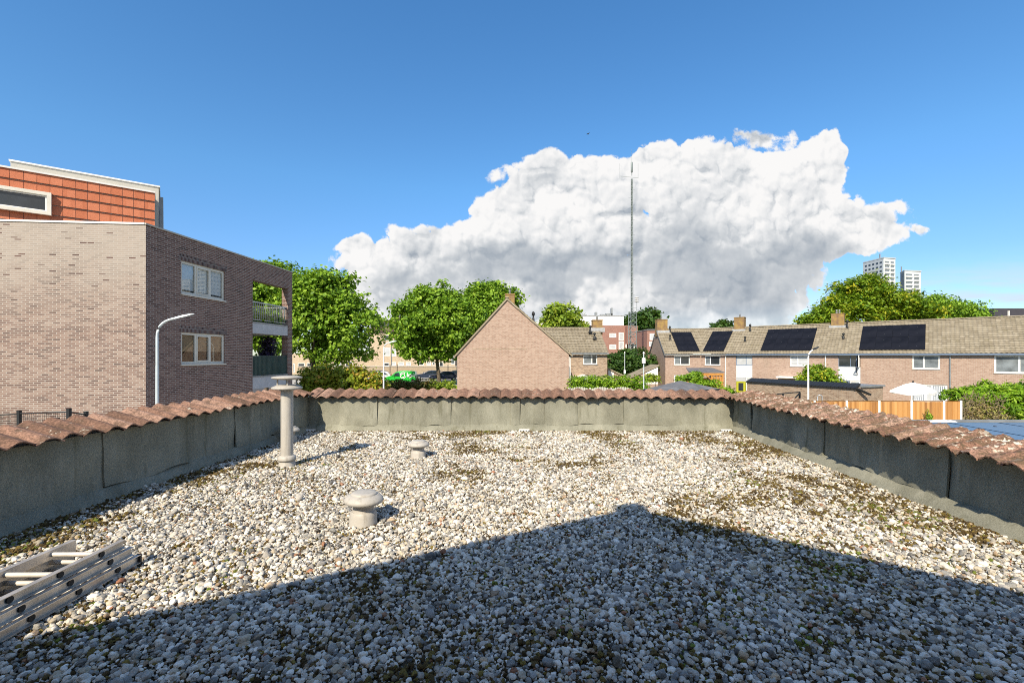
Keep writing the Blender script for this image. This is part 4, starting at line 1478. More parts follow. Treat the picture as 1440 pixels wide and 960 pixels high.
for (x, z), s in ((gl, -1), (gr, 1)):
    k = (ga[1] - z) / (ga[0] - x)
    n = 26
    for i in range(n):
        a = x + s * .25 + (ga[0] - x - s * .25) * i / n; b = x + s * .25 + (ga[0] - x - s * .25) * (i + 1) / n
        za, zb = z + k * (a - x), z + k * (b - x)
        vb.extrude([(a, Yg - .11, za - .09), (b, Yg - .11, zb - .09), (b, Yg - .11, zb + .075), (a, Yg - .11, za + .085)], (0, .09, 0))
T.part('verge', vb, M['roof_tile'], ro)
mb = MB(); mb.box(gl[0] - .3, gl[0] - .18, Yg - .05, Yg + DEP, gl[1] - .28, gl[1] - .14); mb.box(gr[0] + .18, gr[0] + .3, Yg - .05, Yg + DEP, gr[1] - .28, gr[1] - .14)
T.part('gutter', mb, M['zinc'])
cx, cy = X_(717, 38.0), 38.0
ch, _ = chimney(T, ro, (cx, cy), .78, .6, 8.3, Z_(415, cy))
chimney_bits(T, ro, (cx, cy), Z_(415, cy) + .08, 1)
roof_vent(T, ro, (X_(750, 38), 38.0, Z_(453, 38)), .9)
mb = MB(); mb.tube([(gr[0] + .12, Yg + .25, .2), (gr[0] + .12, Yg + .25, gr[1] - .25)], .05, 8); T.part('downpipe', mb, M['white'])

# ------------------------------------------------------------------ small house behind it, eaves towards the camera
T = Thing('small_house', 'brown brick house with beige tiled roof and one upper window, behind the big gable', 'house', (5, 42, 0))
Yh = 40.0
x1 = X_(854, Yh); ze = Z_(496.5, Yh); x0 = .5
mb = MB()
O, e, n = (x0, Yh), (1, 0), (0, -1)
h1 = (X_(820, Yh) - x0, X_(840, Yh) - x0, Z_(512, Yh), Z_(498, Yh))
h2 = (X_(816, Yh) - x0, X_(839, Yh) - x0, 1.2, Z_(527, Yh))
wall(mb, O, e, n, 0, x1 - x0, 0, ze, (h1, h2), .08)
zr = Z_(462.5, 44.2)
mb.add([(x1, Yh, 0), (x1, Yh + 8.4, 0), (x1, Yh + 8.4, ze), (x1, Yh + 4.2, zr), (x1, Yh, ze)], [(0, 1, 2, 3, 4)])
mb.add([(x0, Yh, 0), (x0, Yh + 8.4, 0), (x0, Yh + 8.4, ze), (x0, Yh + 4.2, zr), (x0, Yh, ze)], [(4, 3, 2, 1, 0)])
T.part('wall', mb, M['house_brick_dark'])
window(T, O, e, n, *h1, splits=(.62,), fr=.08, panes=['pane_grey', 'pane'])
window(T, O, e, n, *h2, splits=(.45,), fr=.08, panes=['pane_white', 'pane'])
mb = tile_roof((x0, Yh - .22, ze + .02), e, (0, 1), -.05, x1 - x0 + .08, 4.42, zr - ze)
ro = T.part('roof', mb, M['roof_tile'])
mb = MB(); mb.quad((x0, Yh + 4.2, zr), (x1 + .05, Yh + 4.2, zr), (x1 + .05, Yh + 8.6, ze), (x0, Yh + 8.6, ze)); T.part('roof', mb, M['roof_tile'])
T.part('ridge_tile', ridge_caps((x0, Yh + 4.2, zr + .10), (x1 + .05, Yh + 4.2, zr + .10), .13), M['roof_tile'], ro)
mb = MB(); mb.box(x0, x1 + .08, Yh - .34, Yh - .22, ze - .10, ze + .02); mb.box(x1 - .02, x1 + .02, Yh - .1, Yh + .02, ze - .12, ze - .06)
T.part('gutter', mb, M['zinc'])
cc = (X_(840, 44), 44.2)
ch, _ = chimney(T, ro, cc, .95, .7, zr - .6, Z_(451, 44))
chimney_bits(T, ro, cc, Z_(451, 44) + .08, 1)
mb = MB(); mb.box(cc[0] - .75, cc[0] + .65, 43.6, 44.25, zr - .32, zr + .08); T.part('chimney_flashing', mb, M['lead'], ro)
roof_vent(T, ro, (X_(830, 43), 43.0, Z_(466.5, 43)), .6)
roof_vent(T, ro, (X_(836, 42), 42.0, Z_(476, 42)), .55)
mb = MB(); mb.tube([(X_(800.5, 39.9), 39.85, 0), (X_(800.5, 39.9), 39.85, ze - .1)], .06, 8); T.part('downpipe', mb, M['white'])
mb = MB(); mb.extrude([(X_(805, 39), 38.6, Z_(533.5, 39)), (X_(822, 39), 38.6, Z_(527.5, 39)), (X_(822, 39), 38.6, Z_(527.5, 39) + .06), (X_(805, 39), 38.6, Z_(533.5, 39) + .06)], (0, 1.4, 0)); T.part('porch_canopy', mb, M['white'])

# ------------------------------------------------------------------ the terraced row on the right
eR = Vector((.7317, -.6816)); nR = Vector((-.6816, -.7317)); uR = -nR
OR = Vector((38.06, 42.0))
ZE = 4.66; RUN, RISE = 4.2, 3.28


def tpx(px, d=0.0):
    """distance along the row's front of the point seen in pixel column px"""
    r = (px - 720) / F
    ox, oy = OR.x + uR.x * d, OR.y + uR.y * d
    return (r * oy - ox) / (eR.x - r * eR.y)


def row_house(label, t0, t1, holes, wins, brick='house_brick', back=True, side0=False, side1=False, lo=None):
    mid = OR + eR * ((t0 + t1) / 2)
    T = Thing('terraced_house', label, 'house', (mid.x, mid.y, 0), group='terraced row with beige tiled roofs')
    mb = MB()
    wall(mb, OR, eR, nR, t0 + .004, t1 - .004, 0, ZE, holes, .09)
    for t, on in ((t0, side0), (t1, side1)):
        P = lambda d, z: (*(OR + eR * t + uR * d), z)
        if on: mb.add([P(0, 0), P(2 * RUN, 0), P(2 * RUN, ZE), P(RUN, ZE + RISE), P(0, ZE)], [(0, 1, 2, 3, 4)])
    wl = T.part('wall', mb, M[brick])
    o = OR + nR * .24
    mb = tile_roof((o.x, o.y, ZE + .03), eR, uR, t0, t1, RUN + .24, RISE, lo=lo)
    ro = T.part('roof', mb, M['roof_tile'])
    mb = MB()
    a, b = OR + eR * t0 + uR * RUN, OR + eR * t1 + uR * RUN
    a2, b2 = OR + eR * t0 + uR * (2 * RUN + .2), OR + eR * t1 + uR * (2 * RUN + .2)
    mb.quad((*a, ZE + RISE), (*b, ZE + RISE), (*b2, ZE), (*a2, ZE))
    T.part('roof', mb, M['roof_tile'])
    T.part('ridge_tile', ridge_caps((*a, ZE + RISE + .10), (*b, ZE + RISE + .10), .13), M['roof_tile'], ro)
    Mx = frame_M(OR, eR, nR)
    mb = MB(); mb.box(t0, t1, .24, .36, ZE - .10, ZE + .02, Mx); mb.box(t0, t1, .02, .24, ZE - .10, ZE - .02, Mx)
    T.part('gutter', mb, M['blue_frame'])
    for w in wins: window(T, OR, eR, nR, *w[0], **w[1])
    return T, ro, Mx


def down_pipe(T, t, mat):
    p = OR + eR * t + nR * .07
    mb = MB(); mb.tube([(*p, 0), (*p, ZE - .1)], .055, 8); T.part('downpipe', mb, M[mat])


def slope_pt(t, v, lift=0.0, O=OR, e=eR, u=uR, nv=None):
    """point on the roof slope: t along the eave, v up the slope in metres"""
    L = math.hypot(RUN + .24, RISE)
    d = v * (RUN + .24) / L - .24
    q = O + e * t + u * d
    z = ZE + .03 + v * RISE / L
    N = Vector((-u.x * RISE / L, -u.y * RISE / L, (RUN + .24) / L))
    return Vector((q.x, q.y, z)) + N * lift


M['pv'] = mat_plain('black_solar_glass', (.011, .011, .014), .34, var=.25, scale=.7, spec=.2)
M['pv_blue'] = mat_plain('blue_solar_glass', (.012, .018, .036), .16, var=.2, scale=.6, spec=.8)
M['pv_frame'] = mat_plain('solar_panel_frame', (.02, .02, .025), .4, metal=.5)
M['clamp'] = mat_plain('steel_clamp', (.10, .10, .11), .5, metal=.3)
ORD = ['first', 'second', 'third', 'fourth', 'fifth', 'sixth']


def solar_panel(label, P, w, h, mat, group):
    """P(x, y, z): point in the panel's own frame -> world"""
    base = P(w / 2, h / 2, 0)
    T = Thing('solar_panel', label, 'solar panel', tuple(base), group=group)
    def bx(x0, x1, y0, y1, z0, z1):
        mb = MB(); mb.add([P(x, y, z) for z in (z0, z1) for y in (y0, y1) for x in (x0, x1)], [(0, 2, 3, 1), (4, 5, 7, 6), (0, 1, 5, 4), (2, 6, 7, 3), (0, 4, 6, 2), (1, 3, 7, 5)])
        return mb
    T.part('glass_face', bx(.015, w - .015, .015, h - .015, .012, .036), M[mat])
    fr = MB()
    for b in ((0, w, 0, .014), (0, w, h - .014, h), (0, .014, .014, h - .014), (w - .014, w, .014, h - .014)):
        k = bx(*b, .0, .038); fr.add(k.v, k.f)
    T.part('frame', fr, M['pv_frame'])
    cl = MB()
    for x in (w * .5,):
        for y in (h * .25, h * .75):
            k = bx(x - .02, x + .02, y - .02, y + .02, .037, .043); cl.add(k.v, k.f)
    T.part('clamp', cl, M['clamp'])


def solar_array(where, t0, cols, O=OR, e=eR, u=uR, v0=.50, w=1.21, h=2.08, group='black solar panels on the terraced roofs'):
    for row in range(2):
        for c in range(cols):
            t, v = t0 + c * (w + .012), v0 + row * (h + .03)
            def P(x, y, z, t=t, v=v): return slope_pt(t + x, v + y, .11 + z, O, e, u)
            solar_panel('black solar panel, %s %s %s' % (('lower', 'upper')[row], (ORD[c] if cols > 2 else ('left', 'right')[c]), where), P, w, h, 'pv', group)


# end house with the turned front (left of the valley)
sc_ = 4.31
OA = Vector((18.9, 56.10)); eA_ = Vector((.9976, -.0696)); nA_ = Vector((-.0696, -.9976)); uA = -nA_
tc = -20.35
mid = Vector((21, 58))
T1 = Thing('corner_house', 'brick end house with blank gable, where the terraced row bends', 'house', (mid.x, mid.y, 0), group='terraced row with beige tiled roofs')
mb = MB()
hA = (1.05, 2.95, 3.36, 4.52); hA2 = (1.05, 3.3, .8, 2.15)
hB = (tpx(991), tpx(1013), 3.36, 4.52)
wall(mb, OA, eA_, nA_, 0, sc_, 0, ZE, (hA, hA2), .09)
wall(mb, OR, eR, nR, tc, tpx(1022), 0, ZE, (hB,), .09)
P = lambda d, z: (*(OA + uA * d), z)
mb.add([P(0, 0), P(2 * RUN, 0), P(2 * RUN, ZE), P(RUN, ZE + RISE), P(0, ZE)], [(0, 1, 2, 3, 4)])
T1.part('wall', mb, M['house_brick'])
window(T1, OA, eA_, nA_, *hA, splits=(.42,), fr=.10, panes=['pane_grey', 'pane'])
window(T1, OA, eA_, nA_, *hA2, splits=(.62,), fr=.14, panes=['pane', 'pane_grey'])
window(T1, OR, eR, nR, *hB, splits=(.36,), fr=.10, panes=['pane_grey', 'pane'])
o = OA + nA_ * .24
mb = tile_roof((o.x, o.y, ZE + .03), eA_, uA, -.12, sc_, RUN + .24, RISE, hi=lambda d: sc_ + .02 + .42 * max(d - .24, 0))
r1 = T1.part('roof', mb, M['roof_tile'])
o = OR + nR * .24
mb = tile_roof((o.x, o.y, ZE + .03), eR, uR, tc, tpx(1022), RUN + .24, RISE, lo=lambda d: tc - .02 - .42 * max(d - .24, 0))
T1.part('roof', mb, M['roof_tile'])
ra, rb_ = OA + uA * RUN, OA + eA_ * (sc_ + .42 * RUN) + uA * RUN
rc, rd = OR + eR * (tc - .42 * RUN) + uR * RUN, OR + eR * tpx(1022) + uR * RUN
T1.part('ridge_tile', ridge_caps((*(ra - eA_ * .12), ZE + RISE + .10), (*rb_, ZE + RISE + .10), .13), M['roof_tile'], r1)
T1.part('ridge_tile', ridge_caps((*rc, ZE + RISE + .10), (*rd, ZE + RISE + .10), .13), M['roof_tile'], r1)
mb = MB()
mb.quad((*ra, ZE + RISE), (*rb_, ZE + RISE), (*(rb_ + uA * 4.4), ZE), (*(ra + uA * 4.4), ZE))
mb.quad((*rc, ZE + RISE), (*rd, ZE + RISE), (*(rd + uR * 4.4), ZE), (*(rc + uR * 4.4), ZE))
T1.part('roof', mb, M['roof_tile'])
Mx1 = frame_M(OA, eA_, nA_); Mr = frame_M(OR, eR, nR)
mb = MB(); mb.box(-.1, sc_ - .2, .24, .36, ZE - .10, ZE + .02, Mx1); mb.box(tc + .2, tpx(1022), .24, .36, ZE - .10, ZE + .02, Mr)
T1.part('gutter', mb, M['zinc'])
mb = MB(); L_ = math.hypot(RUN, RISE)
for i in range(2):
    d0, d1 = (0, RUN) if i == 0 else (2 * RUN, RUN)
    a, b = OA - eA_ * .06 + uA * d0, OA - eA_ * .06 + uA * d1
    mb.extrude([(*a, ZE - .10), (*b, ZE + RISE - .10), (*b, ZE + RISE + .10), (*a, ZE + .10)], (-.07, 0, 0))
T1.part('verge', mb, M['zinc'], r1)
cA = OA + eA_ * .55 + uA * (RUN - .1)
chimney(T1, r1, cA, 1.35, .9, ZE + RISE - .9, Z_(450, cA.y)); chimney_bits(T1, r1, cA, Z_(450, cA.y) + .08, 1)
mb = MB(); mb.box(-.1, 1.45, -(RUN - .1) - .3, -(RUN - .1) + .62, ZE + RISE - .62, ZE + RISE - .12, Mx1); T1.part('chimney_flashing', mb, M['lead'], r1)
p = slope_pt(1.2, 3.2, 0, OA, eA_, uA); roof_vent(T1, r1, tuple(p), .6)
p = slope_pt(1.55, 4.9, 0, OA, eA_, uA); roof_vent(T1, r1, tuple(p), .8)
down_pipe(T1, tpx(1022) - .1, 'white')
solar_array('of four left of the roof valley', 1.62, 2, OA, eA_, uA, w=1.27)
solar_array('of four right of the roof valley', tpx(988), 2)

H2, r2, _ = row_house('second terraced house, with the yellow door and a black panel array over it', tpx(1022), tpx(1161),
    ((tpx(1035), tpx(1058), .02, 4.56), (tpx(1111), tpx(1138), 3.36, 4.56)),
    [((tpx(1111), tpx(1138), 3.36, 4.56), dict(splits=(.40,), fr=.10, panes=['pane_white', 'pane_white'], transoms=(.35,)))])
ta, tb = tpx(1035), tpx(1058)
window(H2, OR, eR, nR, ta, tb, 3.38, 4.56, splits=(.62,), fr=.06, frame='blue_frame', pane='pane_white', sill=False)
mb = MB(); mb.box(ta + .005, tb - .005, -.07, -.02, 1.98, 3.37, Mr); H2.part('cladding_panel', mb, M['panel_grey'])
M['yellow'] = mat_plain('lime_yellow_door', (.42, .42, .03), .5, var=.06)
tm = ta + (tb - ta) * .60
mb = MB(); mb.box(ta + .03, tm - .03, -.08, -.03, .05, 1.52, Mr)
dr = H2.part('door', mb, M['yellow'])
mb = MB(); mb.box(ta + .26, tm - .26, -.03, -.022, .42, 1.35, Mr); H2.part('pane', mb, M['pane'], dr)
mb = MB(); mb.box(ta + .005, tm, -.075, -.02, 1.55, 1.96, Mr); H2.part('door_transom', mb, M['pane_white'])
window(H2, OR, eR, nR, tm + .02, tb - .01, .5, 1.96, splits=(), fr=.08, pane='pane_white', sill=False)
mb = MB(); mb.box(tm + .02, tb - .01, -.07, -.03, .03, .49, Mr); H2.part('door_panel', mb, M['panel_grey'])
mb = MB(); a = tpx(1096); mb.box(a, a + 3.0, .02, 1.5, 2.12, 2.28, Mr); H2.part('awning', mb, M['white'])
solar_array('from the left on the roof between two chimneys', tpx(1069), 4)
down_pipe(H2, tpx(1161), 'white')
cB = OR + eR * (tpx(1040.5, RUN)) + uR * RUN
chimney(H2, r2, cB, 1.15, .8, ZE + RISE - .9, Z_(447, cB.y), eR); chimney_bits(H2, r2, cB, Z_(447, cB.y) + .08, 1)
mb = MB(); t_ = tpx(1040.5, RUN); mb.box(t_ - .75, t_ + .75, -RUN - .3, -RUN + .62, ZE + RISE - .66, ZE + RISE - .16, Mr); H2.part('chimney_flashing', mb, M['lead'], r2)
for px, py, v, hh in ((1047.5, 479, 2.6, .6), (1054.5, 462, 4.75, .85)):
    roof_vent(H2, r2, tuple(slope_pt(tpx(px, v * .78 - .24), v)), hh)

H3, r3, _ = row_house('third terraced house, with the white parasol in its yard and a grey panelled bay', tpx(1161), tpx(1336),
    ((tpx(1179), tpx(1210), .02, 4.56), (tpx(1283), tpx(1322), 3.26, 4.54), (tpx(1281), 1.55, .25, 1.86)),
    [((tpx(1283), tpx(1322), 3.26, 4.54), dict(splits=(.42,), fr=.11, panes=['pane_grey', 'pane_grey'], transoms=())),
     ((tpx(1281), 1.55, .25, 1.86), dict(splits=(.42, .58), fr=.10, panes=['curtain', 'pane_white', 'curtain'], sill=False))])
ta, tb = tpx(1179), tpx(1210)
window(H3, OR, eR, nR, ta, tb - .28, 3.38, 4.56, splits=(.66,), fr=.05, frame='blue_frame', panes=['pane', 'pane'], sill=False)
p0 = OR + eR * (tb - .06); mb = MB(); Ms = frame_M(p0, nR, eR)
mb.box(0.0, .75, -.04, 0.0, 3.38, 3.47, Ms); mb.box(0, .75, -.04, 0, 4.46, 4.55, Ms); mb.box(0, .09, -.04, 0, 3.47, 4.46, Ms); mb.box(.66, .75, -.04, 0, 3.47, 4.46, Ms)
ow = H3.part('open_sash', mb, M['white']); mb = MB(); mb.box(.09, .66, -.025, -.015, 3.47, 4.46, Ms); H3.part('pane', mb, M['pane_white'], ow)
mb = MB(); mb.box(tb - .27, tb - .005, -.07, -.02, 3.38, 4.56, Mr); H3.part('bay_side', mb, M['dark'])
mb = MB(); mb.box(ta + .005, tb - .005, -.07, -.02, 1.98, 3.37, Mr); H3.part('cladding_panel', mb, M['panel_grey'])
window(H3, OR, eR, nR, ta, ta + .9, .5, 1.96, fr=.08, frame='blue_frame', pane='pane', sill=False)
window(H3, OR, eR, nR, ta + .95, tb - .01, .5, 1.96, fr=.10, pane='pane_grey', sill=False)
mb = MB(); mb.box(ta + .01, tb - .01, -.07, -.03, .03, .49, Mr); H3.part('door_panel', mb, M['panel_grey'])
solar_array('from the left in the array above the parasol', tpx(1208), 4)
down_pipe(H3, tpx(1336), 'zinc')
cB = OR + eR * (tpx(1178.5, RUN)) + uR * RUN
chimney(H3, r3, cB, 1.15, .8, ZE + RISE - .9, Z_(442, cB.y), eR); chimney_bits(H3, r3, cB, Z_(442, cB.y) + .08, 2)
mb = MB(); t_ = tpx(1178.5, RUN); mb.box(t_ - .75, t_ + .75, -RUN - .3, -RUN + .62, ZE + RISE - .66, ZE + RISE - .16, Mr); H3.part('chimney_flashing', mb, M['lead'], r3)
for px, v, hh in ((1186, 2.7, .6), (1191, 4.75, .85)):
    roof_vent(H3, r3, tuple(slope_pt(tpx(px, v * .78 - .24), v)), hh)
mb = MB()
for a, b in (((tb - .25, .05, 3.3), (tb - .25, .75, 3.3)), ((tb - .25, .75, 3.3), (tb - .25, .05, 2.6))):
    mb.bar(Mr @ Vector(a), Mr @ Vector(b), .06)
H3.part('bracket', mb, M['black'])

H4, r4, _ = row_house('nearest terraced house, plain tiled roof stretch above the big green conifer hedge', tpx(1336), 16.0,
    ((tpx(1398), tpx(1398) + 2.9, 3.02, 4.54), (tpx(1391), tpx(1391) + 3.4, .3, 1.9)),
    [((tpx(1398), tpx(1398) + 2.9, 3.02, 4.54), dict(splits=(.5,), fr=.12, panes=['pane_grey', 'pane_grey'])),
     ((tpx(1391), tpx(1391) + 3.4, .3, 1.9), dict(splits=(.5,), fr=.12, panes=['pane_white', 'pane_white']))], side1=True)

# ------------------------------------------------------------------ sheds, walls, fences and yard things in between
# long brick shed with a black tiled edge
T = Thing('brick_shed', 'low brown brick shed with black tile coping in front of the terraced houses', 'shed', (22, 34, 0))
a, b = Vector((19.6, 38.0)), Vector((22.9, 30.3)); e = (b - a).normalized(); n = Vector((e.y, -e.x)); n = n if n.dot(Vector((-20, -30))) > 0 else -n
Ln = (b - a).length; Ms = frame_M(a, e, n)
ztop = 2.36
mb = MB(); mb.box(0, Ln, -3.0, 0, 0, ztop, Ms); T.part('wall', mb, M['house_brick_dark'])
mb = MB()
k = int(Ln / .26)
for i in range(k):
    s0, s1 = Ln * i / k, Ln * (i + 1) / k
    mb.add([Ms @ Vector(p) for p in ((s0, .10, ztop - .10), (s1 - .03, .10, ztop - .10), (s1 - .03, -.55, ztop + .16), (s0, -.55, ztop + .16), (s0, .10, ztop + .02), (s1 - .03, .10, ztop + .02), (s1 - .03, -.55, ztop + .28), (s0, -.55, ztop + .28))],
           [(0, 3, 2, 1), (4, 5, 6, 7), (0, 1, 5, 4), (1, 2, 6, 5), (3, 0, 4, 7), (2, 3, 7, 6)])
T.part('tile_coping', mb, M['black'])
mb = MB(); mb.box(-.1, Ln + .1, -3.1, -.5, ztop + .003, ztop + .12, Ms); T.part('roof', mb, M['zinc'])
mb = MB(); mb.bar(Ms @ Vector((Ln + .02, .12, ztop)), Ms @ Vector((Ln + .35, -.9, ztop - .45)), .2, .12); T.part('verge', mb, M['black'])

# metal rails in front of it
T = Thing('metal_railing', 'thin black metal railing with a diagonal brace in front of the brick shed', 'railing', (15, 27.5, 0))
Yr = 27.2
mb = MB()
R1, R2 = at(1060, 557, Yr), at(1125, 551, Yr)
mb.bar(R1, R2, .06); T.part('top_rail', mb, M['black'])
for px, py in ((1072.5, 556), (1101, 553.5), (1124.5, 551)):
    q = at(px, py, Yr); mb = MB(); mb.box(q.x - .04, q.x + .04, Yr - .04, Yr + .04, 0, q.z); T.part('post', mb, M['black'])
mb = MB(); mb.bar(at(1124, 553, Yr), at(1112, 566, Yr), .06); T.part('brace', mb, M['black'])

T = Thing('bike_rack', 'small grey hoop bike rack standing against the brown brick shed', 'bike rack', (X_(1154, 28.5), 28.5, 0))
q0, q1 = at(1149.5, 557, 28.5), at(1156, 556, 28.5)
mb = MB(); mb.tube([(q0.x, 28.5, 0), (q0.x, 28.5, q0.z), (q0.x + .08, 28.5, q0.z + .08), (q1.x - .08, 28.5, q0.z + .08), (q1.x, 28.5, q0.z), (q1.x, 28.5, 0)], .03, 8)
T.part('hoop', mb, M['galv'])

# timber fence with concrete posts
M['timber'] = mat_plain('orange_softwood', (.50, .235, .055), .75, var=.16, scale=4)
def wood_mat():
    m, nb, b, out = new_mat('fence_boards')
    oc = objcoord(nb)
    sx = nb.new('ShaderNodeSeparateXYZ'); nb.put(sx.inputs[0], oc)
    wn = nb.new('ShaderNodeTexWhiteNoise', noise_dimensions='1D')
    nb.put(wn.inputs['W'], nb.math('FLOOR', nb.math('DIVIDE', sx.outputs[0], .145)))
    gr = nb.noise(nb.vmath('MULTIPLY', oc, (40, 40, 2.5)), 1.0, 5, .6)
    f = nb.math('ADD', nb.math('MULTIPLY', wn.outputs[0], .6), nb.math('MULTIPLY', gr, .4))
    nb.put(b.inputs['Base Color'], nb.ramp(f, [(.15, (.27, .125, .04)), (.45, (.42, .21, .065)), (.8, (.53, .30, .11))]))
    b.inputs['Roughness'].default_value = .75
    return m
M['boards'] = wood_mat()
T = Thing('timber_fence', 'orange timber board fence between white concrete posts, in front of the terraced yards', 'fence', (X_(1236, 26.3), 26.3, 0))
Yf = 26.3
posts = [1100, 1145, 1190, 1235.7, 1281, 1326.6, 1350.5]
for px in posts:
    x = X_(px, Yf); mb = MB(); mb.bbox(x - .065, x + .065, Yf - .07, Yf + .07, 0, Z_(562.8, Yf), .02)
    T.part('post', mb, M['render'])
for pa, pb in zip(posts, posts[1:]):
    xa, xb = X_(pa, Yf) + .068, X_(pb, Yf) - .068
    mb = MB(); x = xa; i = 0
    while x < xb - .02:
        x2 = min(x + .145, xb)
        y = Yf - (.03 if i % 2 else .015)
        mb.box(x, x2 + (.02 if i % 2 else 0), y - .01, y + .008, .06, Z_(564.5, Yf) + rng.uniform(-.008, .008)); x = x2; i += 1
    p = T.part('fence_panel', mb, M['boards'])
    mb = MB(); mb.box(xa, xb, Yf - .05, Yf - .043, Z_(564.2, Yf) + .012, Z_(564.2, Yf) + .05); mb.box(xa, xb, Yf - .05, Yf + .03, Z_(564.2, Yf) + .012, Z_(564.2, Yf) + .035); T.part('cap_rail', mb, M['timber'], p)

# parasol
M['canvas'] = mat_plain('white_canvas', (.80, .79, .76), .85, var=.03)
T = Thing('parasol', 'open white square parasol in the yard behind the timber fence', 'parasol', (X_(1284, 35), 35, 0))
cx, cy = X_(1284, 35), 35.0
zt_, zb_ = Z_(537.5, 35), Z_(551, 35)
mb = MB(); v = [(cx, cy, zt_)]
N = 8
for ring, (rr_, zz_) in enumerate(((.35, .24), (.7, .62), (1.0, 1.0))):
    for i in range(N):
        t = i / N * 2 * math.pi + .62
        sq = 1.22 / max(abs(math.cos(t - .62 - math.pi / 4 * 0)), abs(math.sin(t - .62))) * .93
        sag = .10 if i % 2 else 0
        v.append((cx + math.cos(t) * sq * rr_, cy + math.sin(t) * sq * rr_, zt_ - (zt_ - zb_) * zz_ + sag * rr_ - (0 if i % 2 else .08 * rr_)))
f = [(0, 1 + i, 1 + (i + 1) % N) for i in range(N)]
for k in (0, 1): f += [(1 + k * N + i, 1 + k * N + N + i, 1 + k * N + N + (i + 1) % N, 1 + k * N + (i + 1) % N) for i in range(N)]
v2 = [(x, y, z - .03) for x, y, z in v]
mb.add(v, f); mb.add(v2, [q[::-1] for q in f])
lo_ = 1 + 2 * N
mb.add([v[lo_ + i] for i in range(N)] + [(x, y, z - .14) for x, y, z in v[lo_:lo_ + N]], [(i, N + i, N + (i + 1) % N, (i + 1) % N) for i in range(N)])
T.part('canopy', mb, M['canvas'])
mb = MB(); mb.tube([(cx, cy, 0), (cx, cy, zt_ - .02)], .03, 8); T.part('pole', mb, M['grey_paint'])
mb = MB(); mb.lathe([(.05, -.02), (.06, .04), (.02, .16)], (cx, cy, zt_), 10); T.part('finial', mb, M['black'])

# dark pavilion
M['bitumen'] = mat_plain('grey_bitumen_roof', (.15, .152, .16), .8, var=.2, scale=2.5)
T = Thing('garden_pavilion', 'garden pavilion with low dark grey pyramid roof, right of the bright hedge', 'pavilion', (8.5, 22.9, 0))
ap = at(957, 535, 22.9)
cs = [at(905, 548.5, 22.7), (8.4, 25.3, 2.8), at(1012.5, 547.5, 23.1), at(942, 560, 20.4)]
cs = [Vector(c) for c in cs]
for c in cs: c.z = 2.82
mb = MB(); mb.add([ap, *cs], [(0, 2, 1), (0, 3, 2), (0, 4, 3), (0, 1, 4)]); mb.add([c for c in cs], [(0, 1, 2, 3)])
ro = T.part('roof', mb, M['bitumen'])
mb = MB()
for i in range(4): a, b = cs[i], cs[(i + 1) % 4]; mb.extrude([a + Vector((0, 0, .015)), b + Vector((0, 0, .015)), b - Vector((0, 0, .16)), a - Vector((0, 0, .16))], (a + b) * .5 * 0 + ((a + b) * .5 - Vector((8.5, 22.9, 2.82))).normalized() * .04)
T.part('fascia', mb, M['black'])
for c in cs:
    q = c.lerp(Vector((8.5, 22.9, 0)), .1); mb = MB(); mb.box(q.x - .06, q.x + .06, q.y - .06, q.y + .06, 0, 2.66); T.part('post', mb, M['black'])

# orange timber pergola behind it
T = Thing('timber_pergola', 'new orange timber lean-to pergola with grey roof against the corner house', 'pergola', (X_(992, 51), 51, 0))
Yp = 51.0
x0, x1 = X_(969, Yp), X_(1017, Yp); zt_ = Z_(525, Yp)
mb = MB(); mb.extrude([(x0 - .1, Yp - .2, zt_ + .1), (x1 + .1, Yp - .2, zt_ + .1), (x1 + .1, Yp + 3, zt_ + .5), (x0 + .8, Yp + 3, zt_ + .5)], (0, 0, .06)); T.part('roof', mb, M['bitumen'])
mb = MB(); mb.box(x0, x1, Yp - .12, Yp, zt_ - .22, zt_ + .05); T.part('beam', mb, M['timber'])
for x in (x0 + .08, x0 + (x1 - x0) * .66, x1 - .08):
    mb = MB(); mb.box(x - .07, x + .07, Yp - .08, Yp + .06, 0, zt_ - .22); T.part('post', mb, M['timber'])
mb = MB(); k = 0
xs = x0 + (x1 - x0) * .68
while xs < x1 - .1: mb.box(xs, xs + .12, Yp + .02, Yp + .06, .1, zt_ - .25 - (k % 2) * .02); xs += .17; k += 1
T.part('screen', mb, M['timber'])
mb = MB(); mb.box(x0, x0 + (x1 - x0) * .66, Yp + .9, Yp + 1.0, .4, zt_ - .55); T.part('back_panel', mb, M['timber'])
mb = MB(); xm = x0 + (x1 - x0) * .66; mb.bar((xm, Yp - .04, zt_ - .75), (xm - .6, Yp - .04, zt_ - .22), .1); T.part('brace', mb, M['timber'])

